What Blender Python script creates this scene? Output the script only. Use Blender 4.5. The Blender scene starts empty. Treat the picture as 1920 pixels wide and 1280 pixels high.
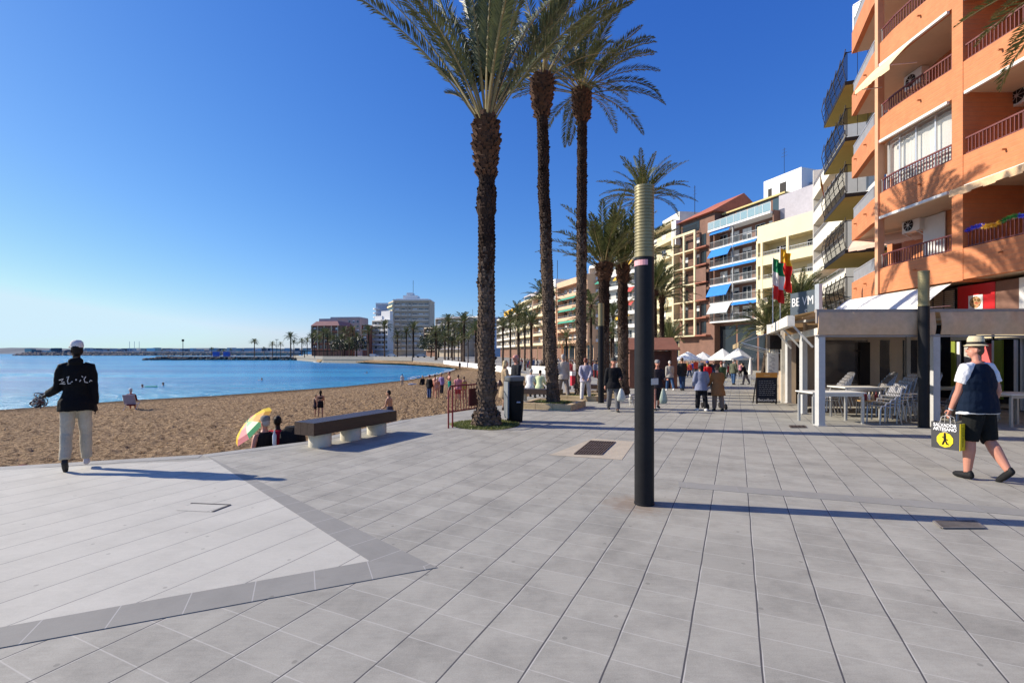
import bpy, math, random
from math import sin, cos, pi, radians as R, atan2, sqrt, hypot
from mathutils import Vector as V, Matrix, noise
S = bpy.context.scene
COL = S.collection
# ---------------------------------------------------------------- camera, sky, sun, exposure
EYE = 1.70
FPX, HZ, CX = 900.0, 662.0, 960.0          # focal length and horizon measured in the photograph's pixels
cd = bpy.data.cameras.new('camera'); cam = bpy.data.objects.new('camera', cd); COL.objects.link(cam)
cam.location = (0, 0, EYE); cam.rotation_euler = (R(90), 0, 0)
cd.sensor_width = 36; cd.lens = 36 * FPX / 1920; cd.shift_y = (HZ - 640) / 1920
cd.clip_start = 0.05; cd.clip_end = 12000
S.camera = cam
SUN_EL, SUN_AZ = 29.5, atan2(-0.985, 0.17)
w = bpy.data.worlds.new('World'); S.world = w; w.use_nodes = True
nt = w.node_tree; nt.nodes.clear()
sky = nt.nodes.new('ShaderNodeTexSky'); sky.sky_type = 'NISHITA'; sky.sun_disc = False
sky.sun_elevation = R(SUN_EL); sky.sun_rotation = SUN_AZ
sky.altitude = 0; sky.air_density = 1.0; sky.dust_density = 0.3; sky.ozone_density = 6.0
bg = nt.nodes.new('ShaderNodeBackground'); bg.inputs[1].default_value = 0.10
sep = nt.nodes.new('ShaderNodeSeparateColor'); cmb = nt.nodes.new('ShaderNodeCombineColor'); nt.links.new(sky.outputs[0], sep.inputs[0])
for i, (gain, power, cap) in enumerate(((.54, 1.36, 4.7), (.84, 1.05, 6.25), (2.25, .6, 7.2))):      # deepens the zenith blue, as the phone rendered it
    p = nt.nodes.new('ShaderNodeMath'); p.operation = 'POWER'; nt.links.new(sep.outputs[i], p.inputs[0]); p.inputs[1].default_value = power
    q = nt.nodes.new('ShaderNodeMath'); q.operation = 'MULTIPLY'; nt.links.new(p.outputs[0], q.inputs[0]); q.inputs[1].default_value = gain
    k = nt.nodes.new('ShaderNodeMath'); k.operation = 'MINIMUM'; nt.links.new(q.outputs[0], k.inputs[0]); k.inputs[1].default_value = cap
    nt.links.new(k.outputs[0], cmb.inputs[i])
wo = nt.nodes.new('ShaderNodeOutputWorld')
nt.links.new(cmb.outputs[0], bg.inputs[0]); nt.links.new(bg.outputs[0], wo.inputs[0])
sd = bpy.data.lights.new('sun', 'SUN'); sun = bpy.data.objects.new('sun', sd); COL.objects.link(sun)
sd.energy = 5.0; sd.angle = R(0.5); sd.color = (1.0, 0.90, 0.76)
sdir = V((sin(SUN_AZ) * cos(R(SUN_EL)), cos(SUN_AZ) * cos(R(SUN_EL)), sin(R(SUN_EL))))
sun.rotation_euler = sdir.to_track_quat('Z', 'Y').to_euler(); sun.location = (-40, 10, 40)
S.view_settings.view_transform = 'Standard'; S.view_settings.look = 'None'
S.view_settings.exposure = 0.45; S.view_settings.gamma = 1
S.render.engine = 'CYCLES'; S.cycles.max_bounces = 6; S.cycles.transparent_max_bounces = 12
# ---------------------------------------------------------------- measuring helpers
GZ = [(-99, 0), (13, 0), (54, -.85), (100, -.85), (170, 0), (9999, 0)]      # the promenade dips gently ahead
def gz(y):
    for (a, p), (b, q) in zip(GZ, GZ[1:]):
        if y <= b: return p + (q - p) * (y - a) / (b - a)
def G(px, py, z=None):
    zz = z or 0
    for _ in range(20):
        d = FPX * (EYE - zz) / (py - HZ)
        if z is None: zz = gz(d)
    return V(((px - CX) / FPX * d, d, zz))
def at(px, d): return (px - CX) / FPX * d
def hz(py, d): return EYE + (HZ - py) * d / FPX
# ---------------------------------------------------------------- materials
MATS = {}
def shader(name):
    m = bpy.data.materials.new(name); m.use_nodes = True
    n = m.node_tree; b = n.nodes['Principled BSDF']; return m, n, b
class NG:                                   # tiny node-graph builder
    def __init__(s, n): s.n = n
    def math(s, op, a, b=None, c=None):
        k = s.n.nodes.new('ShaderNodeMath'); k.operation = op
        for i, v in enumerate((a, b, c)):
            if v is None: continue
            if isinstance(v, (int, float)): k.inputs[i].default_value = v
            else: s.n.links.new(v, k.inputs[i])
        return k.outputs[0]
    def noise(s, vec, scale, detail=4, rough=.55):
        k = s.n.nodes.new('ShaderNodeTexNoise'); k.inputs['Scale'].default_value = scale
        k.inputs['Detail'].default_value = detail; k.inputs['Roughness'].default_value = rough
        if vec is not None: s.n.links.new(vec, k.inputs['Vector'])
        return k.outputs['Fac']
    def ramp(s, f, a, b):
        k = s.n.nodes.new('ShaderNodeMapRange'); s.n.links.new(f, k.inputs[0])
        for i, v in zip((1, 2), (a, b)): k.inputs[i].default_value = v
        return k.outputs[0]
    def mix(s, f, a, b):
        k = s.n.nodes.new('ShaderNodeMix'); k.data_type = 'RGBA'
        for i, v in ((0, f), (6, a), (7, b)):
            if isinstance(v, (int, float)): k.inputs[i].default_value = v
            elif isinstance(v, tuple): k.inputs[i].default_value = (*v[:3], 1)
            else: s.n.links.new(v, k.inputs[i])
        return k.outputs[2]
    def obj(s): return s.n.nodes.new('ShaderNodeTexCoord').outputs['Object']
    def scaled(s, vec, sc):
        k = s.n.nodes.new('ShaderNodeMapping'); k.inputs['Scale'].default_value = sc
        s.n.links.new(vec, k.inputs[0]); return k.outputs[0]
    def bump(s, h, b, strength=.5, dist=.01):
        k = s.n.nodes.new('ShaderNodeBump'); k.inputs['Strength'].default_value = strength
        k.inputs['Distance'].default_value = dist; s.n.links.new(h, k.inputs['Height'])
        s.n.links.new(k.outputs[0], b.inputs['Normal'])
def mat(name, col, rough=.7, var=.18, scale=6, bump=0, bscale=60, metal=0, bdist=.01, stretch=(1, 1, 1), col2=None):
    if name in MATS: return MATS[name]
    m, n, b = shader(name); g = NG(n)
    b.inputs['Roughness'].default_value = rough; b.inputs['Metallic'].default_value = metal
    co = g.scaled(g.obj(), stretch)
    if var:
        f = g.math('ADD', g.math('MULTIPLY', g.noise(co, scale, 5), .6), g.math('MULTIPLY', g.noise(co, scale * 7, 3), .4))
        f = g.ramp(f, .3, .7)
        lo = tuple(c * (1 - var) for c in col); hi = col2 or tuple(min(1, c * (1 + var)) for c in col)
        n.links.new(g.mix(f, lo, hi), b.inputs['Base Color'])
    else: b.inputs['Base Color'].default_value = (*col, 1)
    if max(col) < .04 and not metal: b.inputs['Specular IOR Level'].default_value = .14
    if name.startswith('fabric'): b.inputs['Specular IOR Level'].default_value = .15
    if bump: g.bump(g.noise(co, bscale, 4), b, bump, bdist)
    MATS[name] = m; return m
def glass(name, col=(.03, .04, .05), rough=.06, alpha=1.0):
    if name in MATS: return MATS[name]
    m, n, b = shader(name); b.inputs['Base Color'].default_value = (*col, 1)
    b.inputs['Roughness'].default_value = rough; b.inputs['Alpha'].default_value = alpha
    b.inputs['IOR'].default_value = 1.5
    MATS[name] = m; return m
# ---------------------------------------------------------------- mesh builder
class MB:
    def __init__(s): s.v = []; s.f = []; s.m = []
    def face(s, pts, mi=0):
        i = len(s.v); s.v += [tuple(p) for p in pts]; s.f.append(tuple(range(i, i + len(pts)))); s.m.append(mi)
    def box(s, x0, x1, y0, y1, z0, z1, mi=0):
        i = len(s.v)
        s.v += [(x, y, z) for z in (z0, z1) for x, y in ((x0, y0), (x1, y0), (x1, y1), (x0, y1))]
        for q in ((0, 3, 2, 1), (4, 5, 6, 7), (0, 1, 5, 4), (1, 2, 6, 5), (2, 3, 7, 6), (3, 0, 4, 7)):
            s.f.append(tuple(i + k for k in q)); s.m.append(mi)
    def bar(s, a, b, wx, wz=None, mi=0, up=(0, 0, 1)):   # rectangular bar from a to b
        a, b = V(a), V(b); t = (b - a).normalized(); u = V(up)
        if abs(t.dot(u)) > .98: u = V((0, 1, 0))
        sx = t.cross(u).normalized() * wx / 2; sz = sx.cross(t).normalized() * (wz or wx) / 2
        i = len(s.v)
        for p in (a, b): s.v += [tuple(p - sx - sz), tuple(p + sx - sz), tuple(p + sx + sz), tuple(p - sx + sz)]
        for q in ((0, 1, 2, 3), (7, 6, 5, 4), (0, 4, 5, 1), (1, 5, 6, 2), (2, 6, 7, 3), (3, 7, 4, 0)):
            s.f.append(tuple(i + k for k in q)); s.m.append(mi)
    def prism(s, poly, z0, z1, mi=0):
        n = len(poly); i = len(s.v)
        s.v += [(p[0], p[1], z0) for p in poly] + [(p[0], p[1], z1) for p in poly]
        s.f.append(tuple(i + k for k in range(n - 1, -1, -1))); s.f.append(tuple(i + n + k for k in range(n))); s.m += [mi, mi]
        for k in range(n):
            j = (k + 1) % n; s.f.append((i + k, i + j, i + n + j, i + n + k)); s.m.append(mi)
    def rings(s, rs, mi=0, cap=True):
        n = len(rs[0]); i = len(s.v)
        for r in rs: s.v += [tuple(p) for p in r]
        for a in range(len(rs) - 1):
            for k in range(n):
                j = (k + 1) % n
                s.f.append((i + a * n + k, i + a * n + j, i + (a + 1) * n + j, i + (a + 1) * n + k)); s.m.append(mi)
        if cap:
            s.f.append(tuple(i + k for k in range(n - 1, -1, -1))); s.m.append(mi)
            s.f.append(tuple(i + (len(rs) - 1) * n + k for k in range(n))); s.m.append(mi)
    def tube(s, pts, r, n=8, mi=0, cap=True, flat=1.0):
        pts = [V(p) for p in pts]; m = len(pts)
        if isinstance(r, (int, float)): r = [r] * m
        t = [(pts[min(i + 1, m - 1)] - pts[max(i - 1, 0)]).normalized() for i in range(m)]
        u = t[0].orthogonal().normalized()
        if abs(t[0].z) < .9: u = t[0].cross(V((0, 0, 1))).normalized()
        else: u = (V((1, 0, 0)) - t[0] * t[0].x).normalized()
        rs = []
        for i in range(m):
            u = (u - t[i] * u.dot(t[i])).normalized(); b = t[i].cross(u)
            rs.append([pts[i] + (u * cos(2 * pi * k / n) + b * sin(2 * pi * k / n) * flat) * r[i] for k in range(n)])
        s.rings(rs, mi, cap)
    def lathe(s, prof, n=20, c=(0, 0), mi=0, cap=True, sx=1, sy=1):
        s.rings([[(c[0] + r * cos(2 * pi * k / n) * sx, c[1] + r * sin(2 * pi * k / n) * sy, z) for k in range(n)] for r, z in prof], mi, cap)
    def ell(s, c, r, n=12, mi=0, m=8):
        c = V(c); r = V(r) if not isinstance(r, (int, float)) else V((r, r, r))
        s.rings([[c + V((r.x * sin(pi * (a + .15) / (m + .3)) * cos(2 * pi * k / n), r.y * sin(pi * (a + .15) / (m + .3)) * sin(2 * pi * k / n), -r.z * cos(pi * (a + .15) / (m + .3)))) for k in range(n)] for a in range(m + 1)], mi)
    def mesh(s, name, mats, smooth=None):
        me = bpy.data.meshes.new(name); me.from_pydata(s.v, [], s.f)
        for k in (mats if isinstance(mats, (list, tuple)) else [mats]): me.materials.append(k)
        if any(s.m): me.polygons.foreach_set('material_index', s.m)
        me.update()
        if smooth:
            me.polygons.foreach_set('use_smooth', [True] * len(me.polygons)); me.set_sharp_from_angle(angle=R(smooth))
        return me
    def build(s, name, mats, parent=None, smooth=None):
        o = bpy.data.objects.new(name, s.mesh(name, mats, smooth)); COL.objects.link(o)
        if parent: o.parent = parent
        return o
def tag(o, label, cat, group=None):
    o['label'] = label; o['category'] = cat
    if group: o['group'] = group
    return o
def thing(name, label, cat, loc=(0, 0, 0), rz=0, group=None):
    o = bpy.data.objects.new(name, None); COL.objects.link(o); o.location = loc; o.rotation_euler = (0, 0, rz)
    o.empty_display_size = .1
    return tag(o, label, cat, group)
def ground(o, kind='structure'): o['kind'] = kind; return o
def kids(o): return list(o.children)
def copy_tree(o, loc=None, rz=None, label=None, group=None, scale=None):
    c = o.copy(); COL.objects.link(c)
    for k in kids(o):
        d = copy_tree(k); d.parent = c
    if loc is not None: c.location = loc
    if rz is not None: c.rotation_euler = (0, 0, rz)
    if scale is not None: c.scale = (scale,) * 3 if isinstance(scale, (int, float)) else scale
    if label: c['label'] = label
    if group: c['group'] = group
    return c
def inst(o, parent, loc, rz=0):              # another part sharing the mesh of part o
    c = o.copy(); COL.objects.link(c); c.parent = parent; c.location = loc; c.rotation_euler = (0, 0, rz); return c
def text(name, body, size, parent, loc, rot, m, ext=.002, align='CENTER', xs=1, bold=0):
    cu = bpy.data.curves.new(name, 'FONT'); cu.body = body; cu.size = size; cu.extrude = ext; cu.align_x = align; cu.offset = bold
    cu.align_y = 'CENTER'; cu.materials.append(m)
    t = bpy.data.objects.new('tmp', cu); COL.objects.link(t); me = bpy.data.meshes.new_from_object(t.evaluated_get(bpy.context.evaluated_depsgraph_get()))
    bpy.data.objects.remove(t); o = bpy.data.objects.new(name, me); COL.objects.link(o); o.location = loc; o.rotation_euler = rot; o.scale = (xs, 1, 1)
    if parent: o.parent = parent
    return o
def rnd(a, b): return random.uniform(a, b)
# ---------------------------------------------------------------- ground, sand, sea
TH = 0.4376; TW, TL, OU, OV = 0.3829, 0.2936, -2.5558, 2.0683     # paving grid measured from the joints
SEA = -1.8
def paving(name, base, var, dark, lite, cross=True, tw=TW, tl=TL, th=TH, ou=OU, ov=OV, rust=None):
    m, n, b = shader(name); g = NG(n); b.inputs['Roughness'].default_value = .78
    sp = n.nodes.new('ShaderNodeSeparateXYZ'); co = g.obj(); n.links.new(co, sp.inputs[0]); x, y = sp.outputs[0], sp.outputs[1]
    wob = g.math('MULTIPLY', g.math('SUBTRACT', g.noise(co, 1.7, 2), .5), .012)
    u = g.math('ADD', g.math('SUBTRACT', g.math('MULTIPLY', x, cos(th)), g.math('MULTIPLY', y, sin(th))), wob)
    v = g.math('ADD', g.math('MULTIPLY', x, sin(th)), g.math('MULTIPLY', y, cos(th)))
    a = g.math('DIVIDE', g.math('SUBTRACT', u, ou), tw); row = g.math('FLOOR', a)
    wn = n.nodes.new('ShaderNodeTexWhiteNoise'); wn.noise_dimensions = '1D'; n.links.new(row, wn.inputs['W'])
    off = g.math('MULTIPLY', g.math('SUBTRACT', wn.outputs['Value'], .5), .12)
    c = g.math('ADD', g.math('DIVIDE', g.math('SUBTRACT', v, ov), tl), off)
    def joint(f, size, wd):
        fr = g.math('FRACT', f); d = g.math('MULTIPLY', g.math('MINIMUM', fr, g.math('SUBTRACT', 1.0, fr)), size)
        return g.math('SUBTRACT', 1.0, g.ramp(d, wd * .45, wd))
    wide = g.math('ADD', .0024, g.math('MULTIPLY', g.noise(co, 2.3, 2), .0046))
    fr = g.math('FRACT', a); d = g.math('MULTIPLY', g.math('MINIMUM', fr, g.math('SUBTRACT', 1.0, fr)), tw)
    jl = g.math('LESS_THAN', d, wide)
    jc = joint(c, tl, .0048)
    cell = n.nodes.new('ShaderNodeTexWhiteNoise'); cell.noise_dimensions = '2D'
    cv = n.nodes.new('ShaderNodeCombineXYZ'); n.links.new(row, cv.inputs[0]); n.links.new(g.math('FLOOR', c), cv.inputs[1]); n.links.new(cv.outputs[0], cell.inputs['Vector'])
    f = g.math('ADD', g.math('MULTIPLY', cell.outputs['Value'], .20), g.math('MULTIPLY', g.ramp(g.noise(co, 1.6, 7, .72), .34, .66), .55))
    f = g.math('ADD', f, g.math('MULTIPLY', g.ramp(g.noise(co, 130, 3, .7), .3, .7), .34)); f = g.math('SUBTRACT', f, .12)
    f = g.math('ADD', f, g.math('MULTIPLY', g.math('SUBTRACT', g.noise(g.scaled(co, (1, 6, 1)), 7, 4), .5), .35))
    lo = tuple(k * (1 - var) for k in base); hi = tuple(k * (1 + var) for k in base)
    colr = g.mix(f, lo, hi)
    st = g.ramp(g.noise(co, .8, 6, .75), .56, .74)               # worn, dirtier patches
    colr = g.mix(g.math('MULTIPLY', st, .48), colr, tuple(k * .55 for k in base))
    vg = n.nodes.new('ShaderNodeTexVoronoi'); vg.inputs['Scale'].default_value = 1.35; vg.voronoi_dimensions = '2D'; n.links.new(co, vg.inputs['Vector'])
    gum = g.math('LESS_THAN', g.math('ADD', vg.outputs['Distance'], g.math('MULTIPLY', g.noise(co, 40, 2), .02)), .030)      # old chewing gum
    colr = g.mix(g.math('MULTIPLY', gum, .5), colr, tuple(k * .42 for k in base))
    if rust:
        for (rx, ry, rr) in rust:
            dx, dy = g.math('SUBTRACT', x, rx), g.math('SUBTRACT', y, ry)
            dd = g.math('SQRT', g.math('ADD', g.math('MULTIPLY', dx, dx), g.math('MULTIPLY', dy, dy)))
            k = g.math('SUBTRACT', 1.0, g.ramp(g.math('ADD', dd, g.math('MULTIPLY', g.math('SUBTRACT', g.noise(co, 9, 4), .5), .45)), rr * .35, rr))
            colr = g.mix(g.math('MULTIPLY', k, .5), colr, (.20, .115, .06))
    if cross: colr = g.mix(g.math('MULTIPLY', jc, .45), colr, lite)
    edge = g.math('LESS_THAN', g.math('ABSOLUTE', g.math('SUBTRACT', g.math('MULTIPLY', fr, tw), .0085)), .0028)     # sun-caught edge of each joint, painted as a pale line
    colr = g.mix(g.math('MULTIPLY', g.math('MULTIPLY', edge, g.ramp(g.noise(co, 2.9, 3), .42, .58)), .75 if cross else 0), colr, lite)
    colr = g.mix(g.math('MULTIPLY', jl, .9), colr, dark)
    n.links.new(colr, b.inputs['Base Color'])
    h = g.math('SUBTRACT', g.math('MULTIPLY', g.noise(co, 160, 3), .12), g.math('MULTIPLY', jl, 1.0))
    g.bump(h, b, .55, .006); return m
EDGE = [(-40, -4.2), (-16, 4.25), (-7.66, 7.18), (-5.19, 8.05), (-4.0, 9.2), (-2.8, 12.2), (-1.85, 13.66), (-.3, 16.4), (1.0, 22), (2.6, 35), (2.6, 50), (1.2, 62), (-3, 80), (-9, 100), (-17, 120), (-29, 140), (-46, 160), (-70, 178), (-75, 185)]
SHORE = [(-80, 8), (-46, 20), (-31.7, 29.7), (-28.4, 35.8), (-24.5, 39.4), (-17.8, 50.3), (-13.6, 63), (-12.4, 76), (-12.0, 92), (-12.2, 104), (-14, 114), (-18, 124), (-24, 135), (-32, 146), (-43, 157), (-57, 170), (-67.5, 178), (-73, 181.5), (-76, 186)]
LAND = [(-86, 205), (-112, 246), (-190, 256), (-192, 272), (-135, 285), (-150, 420), (-300, 690), (-330, 1500), (900, 1500), (900, -60), (-40, -60)]
lamp_at = G(1208, 944)
pav = paving('granite_paving', (.342, .328, .280), .34, (.045, .043, .05), (.56, .54, .49), rust=[(lamp_at.x - .12, lamp_at.y - .03, .42)])
import bmesh
concrete = mat('concrete', (.26, .24, .205), .85, .2, 1.5, .4, 30)
poly = EDGE + LAND; bm = bmesh.new(); bm.faces.new([bm.verts.new((x, y, 0)) for x, y in poly])
for (yy, _) in GZ[1:-1]: bmesh.ops.bisect_plane(bm, geom=bm.verts[:] + bm.edges[:] + bm.faces[:], plane_co=(0, yy, 0), plane_no=(0, 1, 0))
for v_ in bm.verts: v_.co.z = gz(v_.co.y)
bm.normal_update()
for f_ in bm.faces:
    if f_.normal.z < 0: f_.normal_flip()
me = bpy.data.meshes.new('promenade'); bm.to_mesh(me); bm.free(); me.materials.append(pav)
o = bpy.data.objects.new('promenade', me); COL.objects.link(o); ground(o)
m = MB()
for i in range(26):
    (x0, y0), (x1, y1) = poly[i], poly[i + 1]; m.face([(x0, y0, gz(y0)), (x0, y0, -3), (x1, y1, -3), (x1, y1, gz(y1))])
ground(m.build('quay_wall', concrete))
light = paving('light_paving', (.475, .46, .40), .15, (.16, .155, .15), (.5, .5, .48), cross=False, tw=.415, ou=OU + .1)
m = MB(); T = G(693, 1052); B0 = G(0, 1177); Bx = B0 + (B0 - T) * 2.2; I1 = G(398, 862)
m.face([(T.x, T.y, .003), (I1.x, I1.y, .003), (-7.75, 6.95, .003), (-16.1, 4.0, .003), (-24, 1.2, .003), (Bx.x, Bx.y, .003)][::-1])
ground(m.build('light_paving', light))
def strip(name, a, b, wd, mt, z, side=1):      # a paved border from a to b, lying on the side given
    a, b = V(a), V(b); L = (b - a).length; o = MB()
    o.prism([(0, 0), (L, 0), (L, wd * side), (0, wd * side)][::side], -z + .0006, 0)
    k = ground(o.build(name, mt)); k.location = (a.x, a.y, z); k.rotation_euler = (0, 0, atan2(b.y - a.y, b.x - a.x)); return k
bord = paving('border_paving', (.255, .248, .222), .16, (.08, .08, .085), (.55, .54, .52), tw=9, tl=.40, th=pi / 2, ou=-4.5, ov=.1)
bord2 = paving('faded_border_paving', (.275, .268, .242), .16, (.12, .12, .12), (.32, .32, .32), tw=9, tl=.60, th=pi / 2, ou=-4.5, ov=.1)
E1 = G(820, 1064); E2 = G(385, 853)
def strip_poly(pts, o_, far, mt, z):           # a border sheet whose slabs follow the line o_ -> far
    o_, far = V(o_), V(far); a = atan2(far.y - o_.y, far.x - o_.x); m = MB(); q = [V(p) - o_ for p in pts]
    q = [(p.x * cos(a) + p.y * sin(a), -p.x * sin(a) + p.y * cos(a), 0) for p in q]
    if sum(q[i - 1][0] * q[i][1] - q[i][0] * q[i - 1][1] for i in range(4)) < 0: q = q[::-1]
    q = [p[:2] for p in q]; k = m.build('paving_border', mt)
    k.location = (o_.x, o_.y, z); k.rotation_euler = (0, 0, a); me_ = MB(); me_.prism(q, -z + .0006, 0); k.data = me_.mesh('paving_border', mt)
    return ground(k)
e1, t1 = V((E1.x, E1.y)), V((T.x, T.y)); b0, b1 = V((B0.x, B0.y)), V((G(0, 1215).x, G(0, 1215).y)); i1, e2 = V((I1.x, I1.y)), V((E2.x, E2.y))
strip_poly([e1, t1, t1 + (b0 - t1) * 3.2, e1 + (b1 - e1) * 3.2], e1, b1, bord, .0055)
strip_poly([e1, e2 + (e2 - e1) * .01, i1, t1], e1, e2, bord, .0035)
strip('paving_border', (2.2, 6.35), (10.5, 3.6), .27, bord2, .004, -1)
kerb = mat('kerb_granite', (.33, .32, .285), .75, .18, 3, .3, 60)
for (a, b) in zip(EDGE[:5], EDGE[1:6]):
    strip('kerb_strip', a, b, .26, kerb, .004, -1)
# sand, modelled with trodden hollows
def lerp(a, b, t): return a + (b - a) * t
rows = []
for i in range(len(EDGE) - 1):
    L = hypot(SHORE[i + 1][0] - SHORE[i][0], SHORE[i + 1][1] - SHORE[i][1]); dist = min(EDGE[i][1] + 6, 60)
    k = max(6, int(L / max(.13, dist * .0085))) if 1 <= i else 20
    for j in range(k): rows.append((i, j / k))
rows.append((len(EDGE) - 2, 1.0))
NT = 230; vs = []; fs = []
for (i, t) in rows:
    e = V((lerp(EDGE[i][0], EDGE[i + 1][0], t), lerp(EDGE[i][1], EDGE[i + 1][1], t))); s_ = V((lerp(SHORE[i][0], SHORE[i + 1][0], t), lerp(SHORE[i][1], SHORE[i + 1][1], t)))
    s2 = s_ + (s_ - e).normalized() * 3
    for j in range(NT + 1):
        q = j / NT; q = q ** 1.25 * 1.0
        p = e.lerp(s2, q); D = (s2 - e).length; tt = q * D / max(D - 3, 1)
        g0 = gz(e.y) - .42; z = g0 - (1.8 + g0) * tt ** .9
        wet = max(0, 1 - tt * 1.0)
        k = V((p.x, p.y, 0)); nn = noise.noise(k * 2.3) * .6 + noise.noise(k * 5.1) * .45 + noise.noise(k * .5) * .5
        z += (.11 * nn + .10 * abs(noise.noise(k * 3.4 + V((9, 3, 1))))) * min(1, max(.06, (1 - tt) * 7))
        vs.append((p.x, p.y, z))
for r_ in range(len(rows) - 1):
    for j in range(NT):
        a = r_ * (NT + 1) + j; fs.append((a, a + 1, a + NT + 2, a + NT + 1))
me = bpy.data.meshes.new('sand'); me.from_pydata(vs, [], fs); me.polygons.foreach_set('use_smooth', [True] * len(fs))
sm, n, b = shader('sand'); g = NG(n); b.inputs['Roughness'].default_value = .95; b.inputs['Specular IOR Level'].default_value = .1
co = g.obj(); f = g.math('ADD', g.math('MULTIPLY', g.ramp(g.noise(co, 8.5, 6, .7), .40, .60), .75), g.math('MULTIPLY', g.noise(co, 48, 3), .25))
sc_ = g.mix(f, (.125, .076, .040), (.70, .49, .295))  # grain speckle; dark clumps paint the shade of hollows into the colour
sp = n.nodes.new('ShaderNodeSeparateXYZ'); n.links.new(co, sp.inputs[0])
wetf = g.ramp(sp.outputs[2], -1.52, -1.76)
n.links.new(g.mix(wetf, sc_, (.11, .072, .04)), b.inputs['Base Color'])
g.bump(g.math('ADD', g.noise(co, 10, 5, .65), g.math('MULTIPLY', g.noise(co, 40, 3), .2)), b, 1.0, .30)
me.materials.append(sm); me.update()
o = bpy.data.objects.new('beach_sand', me); COL.objects.link(o); ground(o)
# sea
wm, n, b = shader('sea_water'); g = NG(n); co = g.obj()
b.inputs['Roughness'].default_value = .22; b.inputs['IOR'].default_value = 1.33; b.inputs['Specular IOR Level'].default_value = .32
sp = n.nodes.new('ShaderNodeSeparateXYZ'); n.links.new(co, sp.inputs[0])
sw = g.noise(g.scaled(co, (.012, .05, 1)), 1.0, 5, .6)
deep = g.mix(g.ramp(sw, .38, .62), (.012, .165, .40), (.05, .33, .56))
near = g.ramp(g.math('ADD', sp.outputs[1], g.math('MULTIPLY', sp.outputs[0], -.35)), 70, 48)
n.links.new(g.mix(g.math('MULTIPLY', near, .55), deep, (.09, .40, .52)), b.inputs['Base Color'])
rp = g.noise(g.scaled(co, (.55, 1.5, 1)), 1.0, 5, .62); rp2 = g.noise(g.scaled(co, (.06, .22, 1)), 1.0, 4, .6)
g.bump(g.math('ADD', rp, g.math('MULTIPLY', rp2, 2.2)), b, 1.0, .8)
m = MB(); m.face([(-9000, -400, SEA), (400, -400, SEA), (400, 9500, SEA), (-9000, 9500, SEA)]); ground(m.build('sea', wm))
# surf along the curving far shore
foam = mat('surf_foam', (.80, .82, .82), .6, .1, 2, .3, 8)
m = MB(); random.seed(4)
for i in range(6, len(SHORE) - 1):
    a, b_ = V(SHORE[i]), V(SHORE[i + 1]); e = V(EDGE[i])
    k = 14
    for j in range(k):
        p = a.lerp(b_, j / k); q = a.lerp(b_, (j + 1) / k); out = (p - e).normalized()
        for r_ in range(3):
            if noise.noise(V((p.x * .35, p.y * .35, r_ * 7))) < (-.05 if r_ == 0 else .02): continue
            o0 = r_ * 1.7 + rnd(-.5, .4); wd = rnd(.35, 1.0)
            m.prism([tuple(p + out * o0), tuple(q + out * (o0 + rnd(-.3, .3))), tuple(q + out * (o0 + wd * .6)), tuple(p + out * (o0 + wd))], SEA - .05, SEA + .05 + .02 * r_)
o = m.build('surf', foam); o['kind'] = 'stuff'
# ---- far shore: hills, town strip, breakwater, jetty
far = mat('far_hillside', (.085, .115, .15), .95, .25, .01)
m = MB(); pr = []
for i in range(61):
    x = -3600 + i * 50; pr.append((x, 2450 + 60 * noise.noise(V((i * .3, 0, 0))), 27 + 7 * noise.noise(V((i * .21, 3, 0))) + 3 * noise.noise(V((i * .9, 1, 0)))))
i0 = len(m.v)
for (x, y, z) in pr: m.v += [(x, y - 260, SEA), (x, y, z), (x, y + 500, z * .8)]
for i in range(60):
    a = i * 3; m.f += [(a, a + 3, a + 4, a + 1), (a + 1, a + 4, a + 5, a + 2)]; m.m += [0, 0]
ground(m.build('far_hills', far))
rock = mat('breakwater_rock', (.27, .225, .185), .9, .4, .25, .5, 2)
rockd = mat('wet_dark_rock', (.10, .085, .075), .85, .4, .6, .5, 3)
def rocks(mb, pts, n, s0, s1):
    for _ in range(n):
        x, y, z, sp_ = pts(); s_ = rnd(s0, s1); c = V((x, y, z))
        mb.rings([[c + V((cos(k * pi / 3 + rnd(-.3, .3)) * s_ * rr * rnd(.7, 1.2), sin(k * pi / 3) * s_ * rr * rnd(.7, 1.2), zz * s_ * rnd(.8, 1.1))) for k in range(6)] for zz, rr in ((-.6, .5), (-.1, 1), (.35, .85), (.62, .35))])
random.seed(11)
m = MB()
def pb():
    t = random.random(); x = lerp(-722, -320, t); k = random.random(); return x, 690 + k * 22, lerp(SEA, 2.6, k) + rnd(-.3, .3), 1
rocks(m, pb, 900, 1.3, 2.6)
m.prism([(-700, 702), (-318, 690), (-318, 716), (-700, 716)], SEA, 2.4)
o = m.build('rock_breakwater', rock); tag(o, 'long pale rock breakwater reaching across the bay below the horizon', 'breakwater')
wallm = mat('pale_concrete', (.52, .51, .48), .85, .15, .5)
m = MB(); m.bar((-640, 716, 3.2), (-316, 716, 3.2), .8, 3.0); o = m.build('breakwater_wall', wallm); tag(o, 'pale crest wall running behind the rocks of the breakwater', 'wall')
m = MB(); random.seed(3)
def pj(): a = random.random(); r_ = random.random(); return -176 + (a - .5) * 20, 246 + (r_ - .5) * 9, SEA + .2 + 1.5 * (1 - abs(a - .5) * 1.7) * (1 - abs(r_ - .5)), 1
rocks(m, pj, 160, .5, 1.15)
tag(m.build('rock_pile', rockd), 'dark rock groyne at the tip of the low jetty', 'rocks')
m = MB(); random.seed(5)
def pj2(): t = random.random(); return lerp(-166, -88, t), lerp(249, 236, t) - 1.5 + rnd(-.8, .5), rnd(SEA, -.4), 1
rocks(m, pj2, 240, .5, 1.0)
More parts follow.
